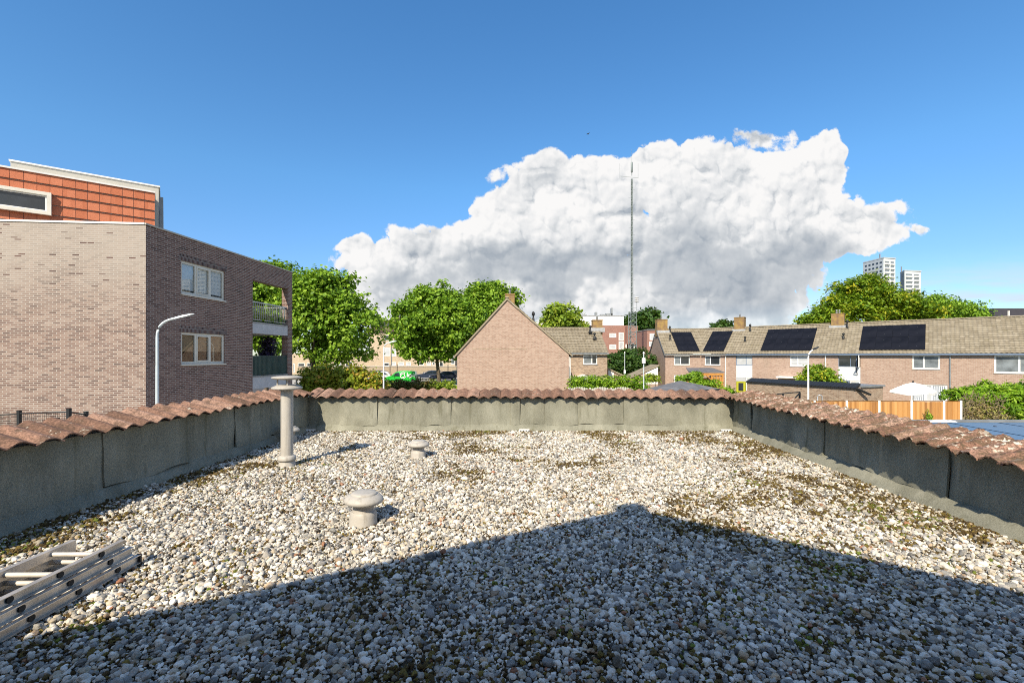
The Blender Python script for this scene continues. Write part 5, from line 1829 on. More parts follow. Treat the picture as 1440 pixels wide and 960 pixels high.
# two lean-to sheds beside the dark trees
def lean_to(label, px0, px1, pyl, pyh, Y, right_high, w=3.0):
    T = Thing('lean_to_shed', label, 'shed', (X_((px0 + px1) / 2, Y), Y, 0), group='lean-to sheds by the dark trees')
    xa, xb = X_(px0, Y), X_(px1, Y); zl, zh = Z_(pyl, Y), Z_(pyh, Y)
    za, zb = (zl, zh) if right_high else (zh, zl)
    mb = MB(); mb.extrude([(xa, Y, 0), (xb, Y, 0), (xb, Y, zb), (xa, Y, za)], (0, w, 0)); T.part('wall', mb, M['house_brick'])
    mb = MB(); mb.extrude([(xa - .2, Y - .12, za + .0), (xb + .1, Y - .12, zb + .01), (xb + .1, Y - .12, zb + .16), (xa - .2, Y - .12, za + .15)], (0, w + .2, 0)); T.part('roof', mb, M['roof_tile'])
    mb = MB()
    if right_high: xm = xa + (xb - xa) * .55; mb.extrude([(xm, Y - .02, 1.2), (xb - .03, Y - .02, 1.2), (xb - .03, Y - .02, zb - .12), (xm, Y - .02, za + (zb - za) * .55 - .12)], (0, .015, 0))
    else: xm = xa + (xb - xa) * .35; mb.extrude([(xa + .03, Y - .02, 1.6), (xm, Y - .02, 1.6), (xm, Y - .02, zb + (za - zb) * .65 - .1), (xa + .03, Y - .02, za - .1)], (0, .015, 0))
    T.part('white_panel', mb, M['white'])
lean_to('lean-to shed with tiled roof rising to the corner house gable', 886, 925.5, 533, 514.5, 53, True)
lean_to('lean-to shed with tiled roof falling away from the small brown house', 855, 879, 531, 518, 44, False)

# two slim poles near the hedge
for nm, lab, px, py, Y, pb in (('flag_pole', 'slim white pole with a small box, at the right end of the bright hedge', 905.2, 497, 27.0, 1), ('lamp_pole', 'thin white pole with small fittings in front of the dark trees', 878.5, 496, 43.0, 0)):
    x = X_(px, Y); T = Thing(nm, lab, 'pole', (x, Y, 0))
    mb = MB(); mb.tube([(x, Y, 0), (x, Y, Z_(py, Y))], [.045, .03], 8); T.part('shaft', mb, M['lamp_paint'])
    mb = MB(); z = Z_(506 if pb else 522, Y); mb.bbox(x - .09, x + .09, Y - .09, Y + .09, z - .2, z + .12, .02); T.part('box', mb, M['white'])
    mb = MB(); mb.lathe([(.05, 0), (.06, .05), (.03, .14)], (x, Y, Z_(py, Y) - .02), 8); T.part('cap', mb, M['white'])

# scalloped concrete fence under the hedge
T = Thing('scalloped_fence', 'pale grey fence of narrow palings with scalloped top under the bright hedge', 'fence', (X_(845, 31), 31, 0))
Ys = 31.0
xa, xb = X_(800, Ys), X_(890, Ys)
npan = 3
for k in range(npan):
    p0, p1 = xa + (xb - xa) * k / npan, xa + (xb - xa) * (k + 1) / npan
    mb = MB(); m_ = 13
    for i in range(m_):
        c = p0 + (p1 - p0) * (i + .5) / m_; u = (i + .5) / m_ * 2 - 1
        h = Z_(543.5, Ys) - .16 * u * u
        mb.extrude([(c - .042, Ys, .1), (c + .042, Ys, .1), (c + .042, Ys, h - .05), (c, Ys, h), (c - .042, Ys, h - .05)], (0, .03, 0))
    mb.box(p0, p1, Ys + .032, Ys + .06, .6, .7); mb.box(p0, p1, Ys + .032, Ys + .06, Z_(548, Ys) - .1, Z_(548, Ys))
    T.part('panel', mb, M['concrete'])
    mb = MB(); mb.box(p0 - .05, p0 + .05, Ys + .063, Ys + .16, 0, Z_(545, Ys)); T.part('post', mb, M['concrete'])

# neighbouring low roof with blue panels on the right
T = Thing('carport', 'low dark flat roof carrying blue solar panels beyond the mossy parapet', 'carport', (11.5, 8.8, 0))
mb = MB(); mb.box(7.6, 17, 6.2, 11.2, 2.62, 2.84); T.part('roof', mb, M['bitumen'])
mb = MB(); mb.box(7.7, 16.9, 6.3, 11.1, 0, 2.62); T.part('wall', mb, M['house_brick_dark'])
mb = MB(); mb.box(7.55, 17.05, 11.2, 11.26, 2.6, 2.92); mb.box(7.55, 7.6, 6.2, 11.2, 2.6, 2.9); T.part('roof_edge', mb, M['zinc'])
for c in range(5):
    x = 8.62 + c * 1.13
    def P(a, b, z, x=x): return Vector((x + a - b * .0, 8.25 + b, 2.93 + z + b * .02))
    solar_panel('blue solar panel, %s from the parapet on the low carport roof' % ORD[c], P, 1.115, 1.95, 'pv_blue', 'blue solar panels on the carport')
T = Thing('roof_cover', 'crumpled white plastic cover lying behind the blue solar panels', 'plastic cover', (9.9, 10.6, 2.84))
mb = MB(); N = 14; v = []
for j in range(N):
    for i in range(N):
        x, y = 9.35 + 1.3 * i / (N - 1), 10.35 + .6 * j / (N - 1)
        ed = min(i, j, N - 1 - i, N - 1 - j) / 4
        v.append((x, y, 2.845 + .20 * min(ed, 1) * (.7 + .5 * mnoise.noise(Vector((x * 3, y * 4, 2))))))
mb.add(v, [(j * N + i, j * N + i + 1, (j + 1) * N + i + 1, (j + 1) * N + i) for j in range(N - 1) for i in range(N - 1)], smooth=True)
T.part('sheet', mb, M['white'])

# ------------------------------------------------------------------ far buildings
def far_windows(T, base, e, n, wins, z, parent=None, d=.06, frame='white', pane='pane'):
    pass


def simple_window(T, Mx, s0, s1, z0, z1, fr=.12, frame='white', pane='pane', y=0.0, parent=None):
    mb = MB()
    mb.box(s0, s1, y - .02, y + .05, z0, z0 + fr, Mx); mb.box(s0, s1, y - .02, y + .05, z1 - fr, z1, Mx)
    mb.box(s0, s0 + fr, y - .02, y + .05, z0 + fr, z1 - fr, Mx); mb.box(s1 - fr, s1, y - .02, y + .05, z0 + fr, z1 - fr, Mx)
    f = T.part('window', mb, M[frame], parent)
    mb = MB(); mb.box(s0 + fr * .8, s1 - fr * .8, y + .006, y + .02, z0 + fr * .8, z1 - fr * .8, Mx)
    T.part('pane', mb, M[pane], f)
    return f


# pale brick block behind the car park
M['pale_brick'] = mat_brick('pale_yellow_brick', [(.36, .26, .16), (.48, .36, .235), (.56, .43, .29)], (.50, .44, .36), bump=.1)
M['brown_roof'] = mat_tiles('brown_roof_tile', [(.105, .075, .058), (.15, .11, .085), (.19, .145, .115)])
Yb = 96.0
gb = gz(Yb)
T = Thing('office_block', 'pale yellow brick block with brown hipped roof behind the parked cars', 'building', (X_(525, Yb), Yb, gb))
zb_ = Z_(463.5, Yb); xa, xb = X_(408, Yb), X_(640, Yb); xm = X_(520, Yb)
mb = MB(); mb.box(xm, xb, Yb, Yb + 12, gb - .2, zb_); mb.box(xa, xm, Yb + .5, Yb + 12, gb - .2, Z_(497, Yb)); wl = T.part('wall', mb, M['pale_brick'])
zt_ = Z_(445, Yb + 5)
mb = MB()
O_ = [(xm - .5, Yb - .5, zb_), (xb + .5, Yb - .5, zb_), (xb + .5, Yb + 12.5, zb_), (xm - .5, Yb + 12.5, zb_)]
A_, B_ = (xm + 4, Yb + 5.5, zt_), (xb - 4, Yb + 5.5, zt_)
mb.add([*O_, A_, B_], [(0, 1, 5, 4), (1, 2, 5), (2, 3, 4, 5), (3, 0, 4), (3, 2, 1, 0)])
mb.box(xm - .6, xb + .6, Yb - .62, Yb - .5, zb_ - .3, zb_)
ro = T.part('roof', mb, M['brown_roof'])
for px in (533, 548):           # little dormers cut into the slope
    x = X_(px, Yb); mb = MB()
    mb.extrude([(x - 1.0, Yb + .3, zb_ + .6), (x + 1.6, Yb + .3, zb_ + .6), (x + 1.0, Yb + .3, zb_ + 1.9), (x - .3, Yb + .3, zb_ + 1.9)], (0, 3.0, 0))
    T.part('dormer', mb, M['brown_roof'], ro)
    mb = MB(); mb.box(x - .6, x + 1.2, Yb + .26, Yb + .29, zb_ + .75, zb_ + 1.6); T.part('dormer_window', mb, M['pane'], ro)
Mx = frame_M((xm, Yb), (1, 0), (0, -1))
for (pa, pb, qa, qb, pn) in ((540, 548.5, 471, 479, 'pane'), (540, 549, 489, 500.5, 'pane_white'), (551, 557, 490, 501, 'pane_white'), (540, 547.5, 510, 514.5, 'pane'), (550, 557, 509, 514, 'pane_white'), (560.5, 568, 509, 514, 'pane_white'), (571, 578, 509, 514, 'pane_white'),
                             (589, 596, 509, 513.5, 'pane'), (600, 606, 509, 513.5, 'pane_white'), (608, 612, 509, 513, 'pane'), (617.5, 623.5, 509, 517, 'pane'), (608, 616, 494, 501, 'pane_white'), (634, 640, 496, 512, 'pane_grey'), (574, 582, 489, 500, 'pane_white'), (590, 598, 471, 479, 'pane'), (565, 572, 471, 479, 'pane')):
    simple_window(T, Mx, X_(pa, Yb) - xm, X_(pb, Yb) - xm, Z_(qb, Yb), Z_(qa, Yb), pane=pn)
Mx = frame_M((xa, Yb + .5), (1, 0), (0, -1))
for (pa, pb, qa, qb, pn) in ((412, 414.5, 511, 524, 'pane'), (419, 428.5, 510.5, 517, 'pane'), (431.5, 441.5, 510.5, 517, 'pane'), (446, 456, 510.5, 517, 'pane_grey'), (470, 480, 508, 516, 'pane_white'), (486, 496, 508, 516, 'pane')):
    simple_window(T, Mx, X_(pa, Yb + .5) - xa, X_(pb, Yb + .5) - xa, Z_(qb, Yb), Z_(qa, Yb), pane=pn)
mb = MB(); mb.tube([(X_(550, Yb - .3), Yb - .1, gb), (X_(550, Yb - .3), Yb - .1, zb_)], .07, 6); T.part('downpipe', mb, M['zinc'])

# low yard wall behind the cars
Yw = 88.0
M['yard_brick'] = mat_brick('tan_yard_brick', [(.27, .19, .115), (.35, .26, .165), (.42, .33, .22)], (.38, .33, .26), bump=.1)
T = Thing('yard_wall', 'tan brick yard wall with flat coping behind the parked cars', 'wall', (X_(560, Yw), Yw, gz(Yw)))
mb = MB(); mb.box(X_(419, Yw), X_(642, Yw), Yw, Yw + .3, gz(Yw) - .2, Z_(515.5, Yw)); T.part('wall', mb, M['yard_brick'])
mb = MB(); mb.box(X_(419, Yw) - .05, X_(642, Yw) + .05, Yw - .06, Yw + .36, Z_(515.5, Yw) + .004, Z_(514.6, Yw)); T.part('coping', mb, M['concrete'])
for px in (548.5, 558.5, 630):
    T = Thing('bollard_post', 'dark thin post %s' % {548.5: 'standing above the nose of the green van', 558.5: 'standing above the middle of the green van', 630: 'standing behind the rear car next to the big gable'}[px], 'post', (X_(px, 84), 84, gz(84)), group='dark posts along the yard wall')
    x = X_(px, 84); mb = MB(); mb.tube([(x, 84, gz(84)), (x, 84, Z_(513.5, 84))], .07, 8); T.part('shaft', mb, M['black'])
    mb = MB(); mb.lathe([(.09, 0), (.1, .06), (.03, .12)], (x, 84, Z_(513.5, 84)), 8); T.part('cap', mb, M['black'])

# red brick block with a white top floor
M['far_red'] = mat_brick('far_red_brick', [(.20, .075, .055), (.29, .115, .085), (.34, .15, .115)], (.34, .26, .22), bump=.1)
Yr = 105.0
T = Thing('red_brick_block', 'red brick office block with white flat-roofed top floor behind the mast', 'building', (X_(850, Yr), Yr, gz(Yr)))
xa, xb = X_(742, Yr), X_(889, Yr)
mb = MB(); mb.box(xa, xb, Yr, Yr + 14, 0, Z_(457.5, Yr)); wl = T.part('wall', mb, M['far_red'])
mb = MB(); mb.box(X_(752, Yr), X_(814, Yr), Yr + 1, Yr + 12, Z_(457.5, Yr) + .01, Z_(452, Yr)); T.part('roof_box', mb, M['render'])
mb = MB(); mb.box(X_(812, Yr), X_(878, Yr), Yr + .6, Yr + 12, Z_(457.5, Yr) + .01, Z_(444.0, Yr)); T.part('top_floor', mb, M['white'])
mb = MB(); mb.box(X_(811.5, Yr), X_(878.6, Yr), Yr + .5, Yr + 12.1, Z_(444, Yr) + .005, Z_(443, Yr)); T.part('roof_edge', mb, M['lead'])
Mx = frame_M((xa, Yr), (1, 0), (0, -1))
for (pa, pb, qa, qb) in ((857, 866.5, 468.5, 474.5), (857, 866.5, 484.5, 490.8), (870, 877, 467.5, 479), (870, 877, 480, 491), (838, 846, 468.5, 474.5), (822, 830, 468.5, 474.5)):
    simple_window(T, Mx, X_(pa, Yr) - xa, X_(pb, Yr) - xa, Z_(qb, Yr), Z_(qa, Yr), pane='pane_white', fr=.16)
mb = MB(); mb.box(X_(879, Yr), X_(893, Yr), Yr - 2.2, Yr, Z_(484, Yr), Z_(459, Yr)); T.part('stair_tower', mb, M['far_red'])
for px in (880.5, 886.5, 892):
    mb = MB(); x = X_(px, Yr - 1.5); mb.tube([(x, Yr - 1.5, 0), (x, Yr - 1.5, Z_(484, Yr))], .16, 8); T.part('column', mb, M['white'])
for px, h, w in ((838, 1.2, .5), (848, .7, 1.4), (860, 2.2, .35), (856, .9, 1.6), (822, .6, .9)):
    x = X_(px, Yr + 4); mb = MB(); mb.box(x - w / 2, x + w / 2, Yr + 3.5, Yr + 4.5, Z_(444, Yr) - .05, Z_(444, Yr) + h); T.part('roof_plant', mb, M['zinc'])

# brick house glimpsed at the far left of the corner house
Yq = 90.0
T = Thing('brick_house', 'small red brick house glimpsed between the dark tree and the corner house gable', 'house', (X_(918, Yq), Yq, gz(Yq)))
mb = MB(); mb.box(X_(910, Yq), X_(935, Yq), Yq, Yq + 8, 0, Z_(464, Yq)); T.part('wall', mb, M['far_red'])
Mx = frame_M((X_(910, Yq), Yq), (1, 0), (0, -1))
simple_window(T, Mx, .5, 1.5, Z_(478, Yq), Z_(469, Yq), pane='pane_white'); simple_window(T, Mx, .4, 1.2, Z_(487, Yq), Z_(480, Yq), pane='pane_white')
mb = MB(); mb.box(X_(909.5, Yq), X_(936, Yq), Yq - .2, Yq + 8.2, Z_(464, Yq) + .01, Z_(462.8, Yq)); T.part('roof', mb, M['zinc'])

# towers
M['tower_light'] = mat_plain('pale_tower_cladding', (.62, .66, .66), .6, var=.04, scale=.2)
M['tower_dark'] = mat_plain('grey_tower_face', (.46, .50, .54), .6, var=.06, scale=.2)
def tower(label, pxa, pxc, pxb, pyt, Y, floors, depth):
    """pxc: the near corner; light face to the right, grey face to the left"""
    xc, xb = X_(pxc, Y), X_(pxb, Y); zt = Z_(pyt, Y)
    k = X_(pxa, Y + depth)
    T = Thing('tower_block', label, 'tower block', (xc, Y, 0), group='high-rise flats on the horizon')
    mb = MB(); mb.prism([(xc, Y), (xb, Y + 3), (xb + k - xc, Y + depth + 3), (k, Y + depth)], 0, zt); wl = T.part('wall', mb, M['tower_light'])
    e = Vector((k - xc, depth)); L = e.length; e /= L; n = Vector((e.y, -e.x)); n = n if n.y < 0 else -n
    mb = MB(); Ms = frame_M((xc, Y), e, n); mb.box(0.3, L, .0, .25, 0, zt - .4, Ms); T.part('side_face', mb, M['tower_dark'])  # left face gets a darker grey than the right one
    mb = MB(); mb.prism([(xc - .3, Y - .3), (xb + .3, Y + 2.7), (xb + k - xc, Y + depth + 3), (k - .3, Y + depth)], zt + .01, zt + .8); T.part('roof_edge', mb, M['tower_dark'])
    mb = MB(); x = xc + (xb - xc) * .2; mb.box(x - .3, x + .3, Y + 6, Y + 6.6, zt, zt + 4.5); T.part('roof_mast', mb, M['zinc'])
    e2 = Vector((xb - xc, 3)); L2 = e2.length; e2 /= L2; n2 = Vector((e2.y, -e2.x)); M2 = frame_M((xc, Y), e2, n2)
    for i in range(floors):
        z = zt - 3.4 - i * 3.1
        for a, b in ((.07, .45), (.58, .86)):
            mb = MB(); mb.box(L2 * a, L2 * b, .0, .12, z, z + 1.35, M2); w = T.part('window', mb, M['pane_grey'])
            mb = MB(); mb.box(L2 * a - .2, L2 * b + .2, .0, .7, z - 1.15, z - .1, M2); T.part('balcony_front', mb, M['white'], w)
        for j in range(5):
            mb = MB(); a = L * (.08 + .18 * j); mb.box(a, a + L * .10, .25, .32, z, z + 1.3, Ms); T.part('window', mb, M['pane'])
tower('taller pale high-rise of two above the feathery tree, grey flank and balconied face', 1214, 1243, 1264, 363, 330, 10, 18)
tower('shorter pale high-rise of two above the feathery tree, partly behind the foliage', 1266, 1272, 1300, 381, 345, 8, 10)

M['dark_clad'] = mat_plain('dark_grey_cladding', (.055, .052, .065), .6, var=.1, scale=.4)
Yd = 125.0
T = Thing('dark_block', 'dark grey clad flat-roofed block on the horizon above the plain roof stretch', 'building', (X_(1415, Yd), Yd, 0))
mb = MB(); mb.box(X_(1398, Yd), X_(1475, Yd), Yd, Yd + 20, 0, Z_(433.5, Yd)); T.part('wall', mb, M['dark_clad'])
mb = MB(); mb.box(X_(1378, Yd), X_(1397.8, Yd), Yd + 3, Yd + 20, 0, Z_(434.5, Yd)); T.part('wing', mb, M['dark_clad'])
mb = MB(); mb.box(X_(1385, Yd + 3), X_(1394, Yd + 3), Yd + 2.9, Yd + 3, Z_(446, Yd), Z_(438.5, Yd)); w = T.part('window', mb, M['pane_grey'])
mb = MB(); mb.box(X_(1389, Yd + 3), X_(1389.6, Yd + 3), Yd + 2.82, Yd + 2.89, Z_(446, Yd), Z_(438.5, Yd)); T.part('mullion', mb, M['white'], w)
mb = MB(); mb.box(X_(1416.5, Yd), X_(1418.5, Yd), Yd - .3, Yd - .01, 2, Z_(437, Yd)); T.part('light_strip', mb, M['render'])

# ------------------------------------------------------------------ lattice radio mast
Ym = 76.0
T = Thing('radio_mast', 'tall slim steel lattice radio mast rising in front of the red brick block', 'mast', (X_(888.5, Ym), Ym, gz(Ym)))
mx = X_(888.5, Ym)
def lattice(z0, z1, w0, w1, step, r):
    mb = MB(); n = max(2, round((z1 - z0) / step))
    for i in range(n):
        za, zc = z0 + (z1 - z0) * i / n, z0 + (z1 - z0) * (i + 1) / n
        wa, wc = w0 + (w1 - w0) * i / n, w0 + (w1 - w0) * (i + 1) / n
        A = [Vector((mx + wa * math.cos(t), Ym + wa * math.sin(t), za)) for t in (math.pi * 7 / 6, math.pi * 11 / 6, math.pi / 2)]
        C = [Vector((mx + wc * math.cos(t), Ym + wc * math.sin(t), zc)) for t in (math.pi * 7 / 6, math.pi * 11 / 6, math.pi / 2)]
        for k in range(3):
            mb.tube([A[k], C[k]], r, 5, caps=False)
            mb.tube([A[k], C[(k + 1) % 3]], r * .6, 4, caps=False)
            mb.tube([C[k], C[(k + 1) % 3]], r * .6, 4, caps=False)
            if i % 2: mb.tube([A[(k + 1) % 3], C[k]], r * .6, 4, caps=False)
    return mb
M['mast_steel'] = mat_plain('mast_steel', (.22, .26, .26), .55, metal=.2, var=.08)
T.part('lower_lattice', lattice(gz(Ym), Z_(440, Ym), .80, .74, .8, .055), M['mast_steel'])
T.part('upper_lattice', lattice(Z_(440, Ym), Z_(252, Ym), .21, .16, .42, .05), M['mast_steel'])
mb = MB()
for i in range(17):
    z = Z_(436, Ym) + i * 1.25
    mb.tube([(mx - .55 if i % 2 else mx + .1, Ym - .1, z), (mx + .1 if i % 2 else mx + .5, Ym - .1, z)], .02, 5)
T.part('step_brackets', mb, M['mast_steel'])
mb = MB(); z = Z_(247, Ym); mb.bar((mx - 2.0, Ym, z - .1), (mx + 1.1, Ym, z - .4), .035); T.part('cross_arm', mb, M['mast_steel'])
for dx in (-2.0, 1.05):
    mb = MB(); mb.tube([(mx + dx, Ym, z - .4), (mx + dx, Ym, z + 2.0)], .022, 5); T.part('dipole', mb, M['mast_steel'])
mb = MB(); mb.tube([(mx, Ym, z), (mx, Ym, z + .6)], .06, 8); mb.lathe([(.10, 0), (.17, .1), (.17, 1.6), (.10, 1.75)], (mx, Ym, z + .5), 12); T.part('antenna_drum', mb, M['mast_steel'])
mb = MB(); mb.tube([(mx, Ym, z + 2.2), (mx, Ym, Z_(210, Ym))], .02, 5); T.part('whip_antenna', mb, M['mast_steel'])
sx = X_(895.5, Ym)
mb = MB(); zz0 = Z_(433, Ym)
mb.bar((mx, Ym, zz0), (sx, Ym, zz0), .05); mb.bar((mx, Ym, zz0 + 1.1), (sx, Ym, zz0 + 1.1), .05); mb.tube([(sx, Ym, zz0 - .3), (sx, Ym, Z_(417, Ym))], .04, 6); T.part('side_bracket', mb, M['mast_steel'])
for py in (419, 421.8, 424.6):
    mb = MB(); mb.lathe([(.10, 0), (.36, .03), (.40, .07), (.30, .13), (.08, .16)], (sx, Ym, Z_(py, Ym)), 12); T.part('disc_antenna', mb, M['white'])

# ------------------------------------------------------------------ cars and van
def car_paint(name, c):
    m, nb, b, out = new_mat(name)
    n = nb.noise(objcoord(nb), 1.5, 4, .5)
    nb.put(b.inputs['Base Color'], nb.ramp(n, [(.3, tuple(x * .9 for x in c)), (.7, c)]))
    b.inputs['Roughness'].default_value = .3; b.inputs['Coat Weight'].default_value = .8; b.inputs['Coat Roughness'].default_value = .06
    return m
M['tyre'] = mat_plain('tyre_rubber', (.018, .018, .018), .9)
M['rim'] = mat_plain('alloy_rim', (.45, .46, .48), .35, metal=.8)
M['car_glass'] = mat_plain('car_glass', (.02, .03, .04), .05, var=.1, spec=.9)
M['lens'] = mat_plain('clear_lens', (.75, .77, .8), .12, var=.05)
M['red_lens'] = mat_plain('red_lens', (.45, .015, .01), .2)
M['navy'] = car_paint('navy_car_paint', (.018, .026, .055))
M['slate_blue'] = car_paint('slate_blue_car_paint', (.035, .05, .085))
M['silver'] = car_paint('silver_car_paint', (.55, .57, .60))
M['charcoal'] = car_paint('charcoal_car_paint', (.04, .042, .05))
M['van_green'] = car_paint('bright_green_van_paint', (.015, .42, .035))


def loft(sections, close=True):
    """sections: list of rings (equal length lists of points)"""
    mb = MB(); n = len(sections[0])
    v = [p for s in sections for p in s]
    f = [(i * n + k, i * n + (k + 1) % n, (i + 1) * n + (k + 1) % n, (i + 1) * n + k) for i in range(len(sections) - 1) for k in range(n)]
    mb.add(v, f, smooth=False)
    mb.add(sections[0], [tuple(range(n - 1, -1, -1))]); mb.add(sections[-1], [tuple(range(n))])
    return mb


def car(name, label, cat, loc, rotz, prof, L, W, paint, belt, glass, wheel=.32, wb_=(.82, -.78), side_glass=None, group=None):
    """prof: (x, z) outline of the body side from nose (x=-L/2) over the roof to the tail; local x along the car"""
    T = Thing(name, label, cat, loc, rotz, group=group, local=True)
    n = len(prof)
    def ring(y, inset, drop):
        out = []
        for x, z in prof:
            t = max(0, (z - belt) / (max(p[1] for p in prof) - belt))
            yy = y * (1 - .20 * t ** 1.3)
            out.append((x * (1 - inset), yy, z - drop * t))
        return out
    yw = W / 2
    secs = [ring(-yw, .012, .04), ring(-yw * .93, 0, .0), ring(-yw * .5, -.006, -.012), ring(yw * .5, -.006, -.012), ring(yw * .93, 0, 0), ring(yw, .012, .04)]
    T.part('body', loft(secs), M[paint])
    for sg in (-1, 1):
        mb = MB()
        for (poly) in side_glass:
            v = []
            for x, z in poly:
                t = max(0, (z - belt) / (max(p[1] for p in prof) - belt))
                v.append((x, sg * (yw * (1 - .20 * t ** 1.3) + .006), z - .03 * t))
            v = v if sg < 0 else v[::-1]
            mb.extrude(v, (0, -sg * .02, 0))
        T.part('side_window', mb, M['car_glass'])
        for wx in wb_:
            x = wx * L / 2
            wm = MB(); wm.lathe([(wheel * .62, -.10), (wheel * .94, -.10), (wheel, -.07), (wheel, .07), (wheel * .94, .10), (wheel * .62, .10)], (0, 0, 0), 20)
            wm.v = [(x + a, sg * (yw - .10) + c, wheel + b) for a, b, c in wm.v]
            w = T.part('wheel', wm, M['tyre'])
            wm = MB(); wm.lathe([(wheel * .6, -.108), (wheel * .6, .108)], (0, 0, 0), 16); wm.lathe([(.05, -.115), (.05, .115)], (0, 0, 0), 8)
            wm.v = [(x + a, sg * (yw - .10) + c, wheel + b) for a, b, c in wm.v]
            T.part('rim', wm, M['rim'], w)
    for nm, (xa, za), (xb, zb), wf in (('windscreen', *glass[0], .80), ('rear_window', *glass[1], .78)):
        d = Vector((zb - za, 0, -(xb - xa))).normalized() * .012
        if (d.x < 0) != (nm == 'windscreen'): d = -d
        mb = MB(); y0, y1 = yw * wf * 1.02, yw * wf * .88
        v = [Vector((xa, -y0, za)) + d, Vector((xa, y0, za)) + d, Vector((xb, y1, zb)) + d, Vector((xb, -y1, zb)) + d]
        mb.extrude(v, -d * 1.5)
        T.part(nm, mb, M['car_glass'])
    hx, hz = prof[2]
    for sg in (-1, 1):
        mb = MB(); mb.extrude([(-L / 2 + .02, sg * yw * .62, .62), (-L / 2 + .22, sg * yw * .955, .66), (-L / 2 + .30, sg * yw * .965, .80), (-L / 2 + .10, sg * yw * .62, .76)], (-.015, sg * .01, .006)); T.part('headlight', mb, M['lens'])
        mb = MB(); mb.box(L / 2 - .06, L / 2 + .012, sg * yw * .70 - .10, sg * yw * .70 + .10, .78, 1.02); T.part('tail_light', mb, M['red_lens'])
        mb = MB(); mb.bbox(-L * .18, -L * .18 + .14, sg * (yw + .06) - .08, sg * (yw + .06) + .08, belt + .02, belt + .16, .03); T.part('mirror', mb, M[paint])
    mb = MB(); mb.box(-L / 2 - .008, -L / 2 + .02, -.26, .26, .42, .53); T.part('number_plate', mb, mat_plain('yellow_number_plate', (.62, .45, .02), .5) if 'yplate' not in M else M['yplate'])
    return T


M['yplate'] = mat_plain('yellow_number_plate', (.62, .45, .02), .5)
HATCH = [(-2.05, .28), (-2.10, .45), (-2.05, .70), (-1.85, .84), (-1.10, .98), (-.75, 1.03), (-.10, 1.42), (.35, 1.50), (1.05, 1.49), (1.60, 1.40), (1.98, 1.02), (2.06, .80), (2.06, .40), (2.0, .26)]
HG = [[(-.58, 1.02), (-.02, 1.38), (.48, 1.42), (.48, 1.02)], [(.56, 1.02), (.56, 1.42), (1.10, 1.40), (1.52, 1.06)]]
WAG = [(-2.25, .28), (-2.30, .45), (-2.24, .70), (-2.02, .84), (-1.20, .97), (-.85, 1.02), (-.15, 1.42), (.40, 1.48), (1.30, 1.46), (1.95, 1.36), (2.22, 1.0), (2.28, .75), (2.26, .40), (2.2, .26)]
WG = [[(-.68, 1.02), (-.06, 1.38), (.45, 1.41), (.45, 1.02)], [(.53, 1.02), (.53, 1.41), (1.35, 1.38), (1.75, 1.06)]]
g_ = 'cars parked behind the shrubs'
Yc = 72.0
def place(px, Y): return (X_(px, Y), Y, gz(Y) + .014)
car('parked_car', 'navy hatchback parked nearest the big gable, in front of the tree trunk', 'car', place(622, 72), R(14), HATCH, 4.2, 1.78, 'navy', 1.0, (((-.68, 1.05), (-.14, 1.40)), ((1.97, 1.06), (1.64, 1.38))), side_glass=HG, group=g_)
car('parked_car', 'slate blue estate car parked just left of the tree trunk', 'car', place(603, 76.5), R(20), WAG, 4.5, 1.8, 'slate_blue', 1.0, (((-.78, 1.04), (-.19, 1.40)), ((2.20, 1.03), (1.98, 1.34))), side_glass=WG, group=g_)
car('parked_car', 'charcoal car mostly hidden between navy hatchback and brick gable', 'car', place(637, 77), R(8), HATCH, 4.2, 1.78, 'charcoal', 1.0, (((-.68, 1.05), (-.14, 1.40)), ((1.97, 1.06), (1.64, 1.38))), side_glass=HG, group=g_)
car('parked_car', 'silver car peeping over the shrubs ahead of the green van', 'car', place(531, 71), R(10), HATCH, 4.2, 1.78, 'silver', 1.0, (((-.68, 1.05), (-.14, 1.40)), ((1.97, 1.06), (1.64, 1.38))), side_glass=HG, group=g_)
car('parked_car', 'dark estate car parked behind the silver car by the white lamp', 'car', place(527, 78), R(6), WAG, 4.5, 1.8, 'charcoal', 1.0, (((-.78, 1.04), (-.19, 1.40)), ((2.20, 1.03), (1.98, 1.34))), side_glass=WG, group=g_)
VAN = [(-2.15, .30), (-2.22, .50), (-2.16, .78), (-1.98, .92), (-1.45, 1.06), (-1.22, 1.12), (-.52, 1.66), (-.10, 1.78), (.6, 1.82), (1.7, 1.80), (2.08, 1.74), (2.20, 1.20), (2.24, .80), (2.24, .42), (2.16, .28)]
VG = [[(-1.05, 1.12), (-.50, 1.55), (-.05, 1.60), (.02, 1.10)]]
vt = car('delivery_van', 'bright green delivery van with white round logo and lettering on its side', 'van', place(563.5, 64.5), R(3), VAN, 4.5, 1.82, 'van_green', 1.1, (((-1.16, 1.15), (-.56, 1.64)), ((2.19, 1.2), (2.10, 1.66))), side_glass=VG)
M['logo'] = mat_plain('white_vinyl', (.85, .86, .85), .5, var=.02)
cu = bpy.data.curves.new('lettering', 'FONT'); cu.body = 'kpn'; cu.size = .82; cu.extrude = .006; cu.offset = .012
cu.materials.append(M['logo'])
tmp = bpy.data.objects.new('lettering_curve', cu); COL.objects.link(tmp)
bpy.context.view_layer.update()
tme = bpy.data.meshes.new_from_object(tmp.evaluated_get(bpy.context.evaluated_depsgraph_get()))
bpy.data.objects.remove(tmp)
tx = bpy.data.objects.new('lettering', tme); COL.objects.link(tx); tx.parent = vt.o
tx.location = (.98, -.905, .98); tx.rotation_euler = (R(84), 0, 0)
mb = MB()
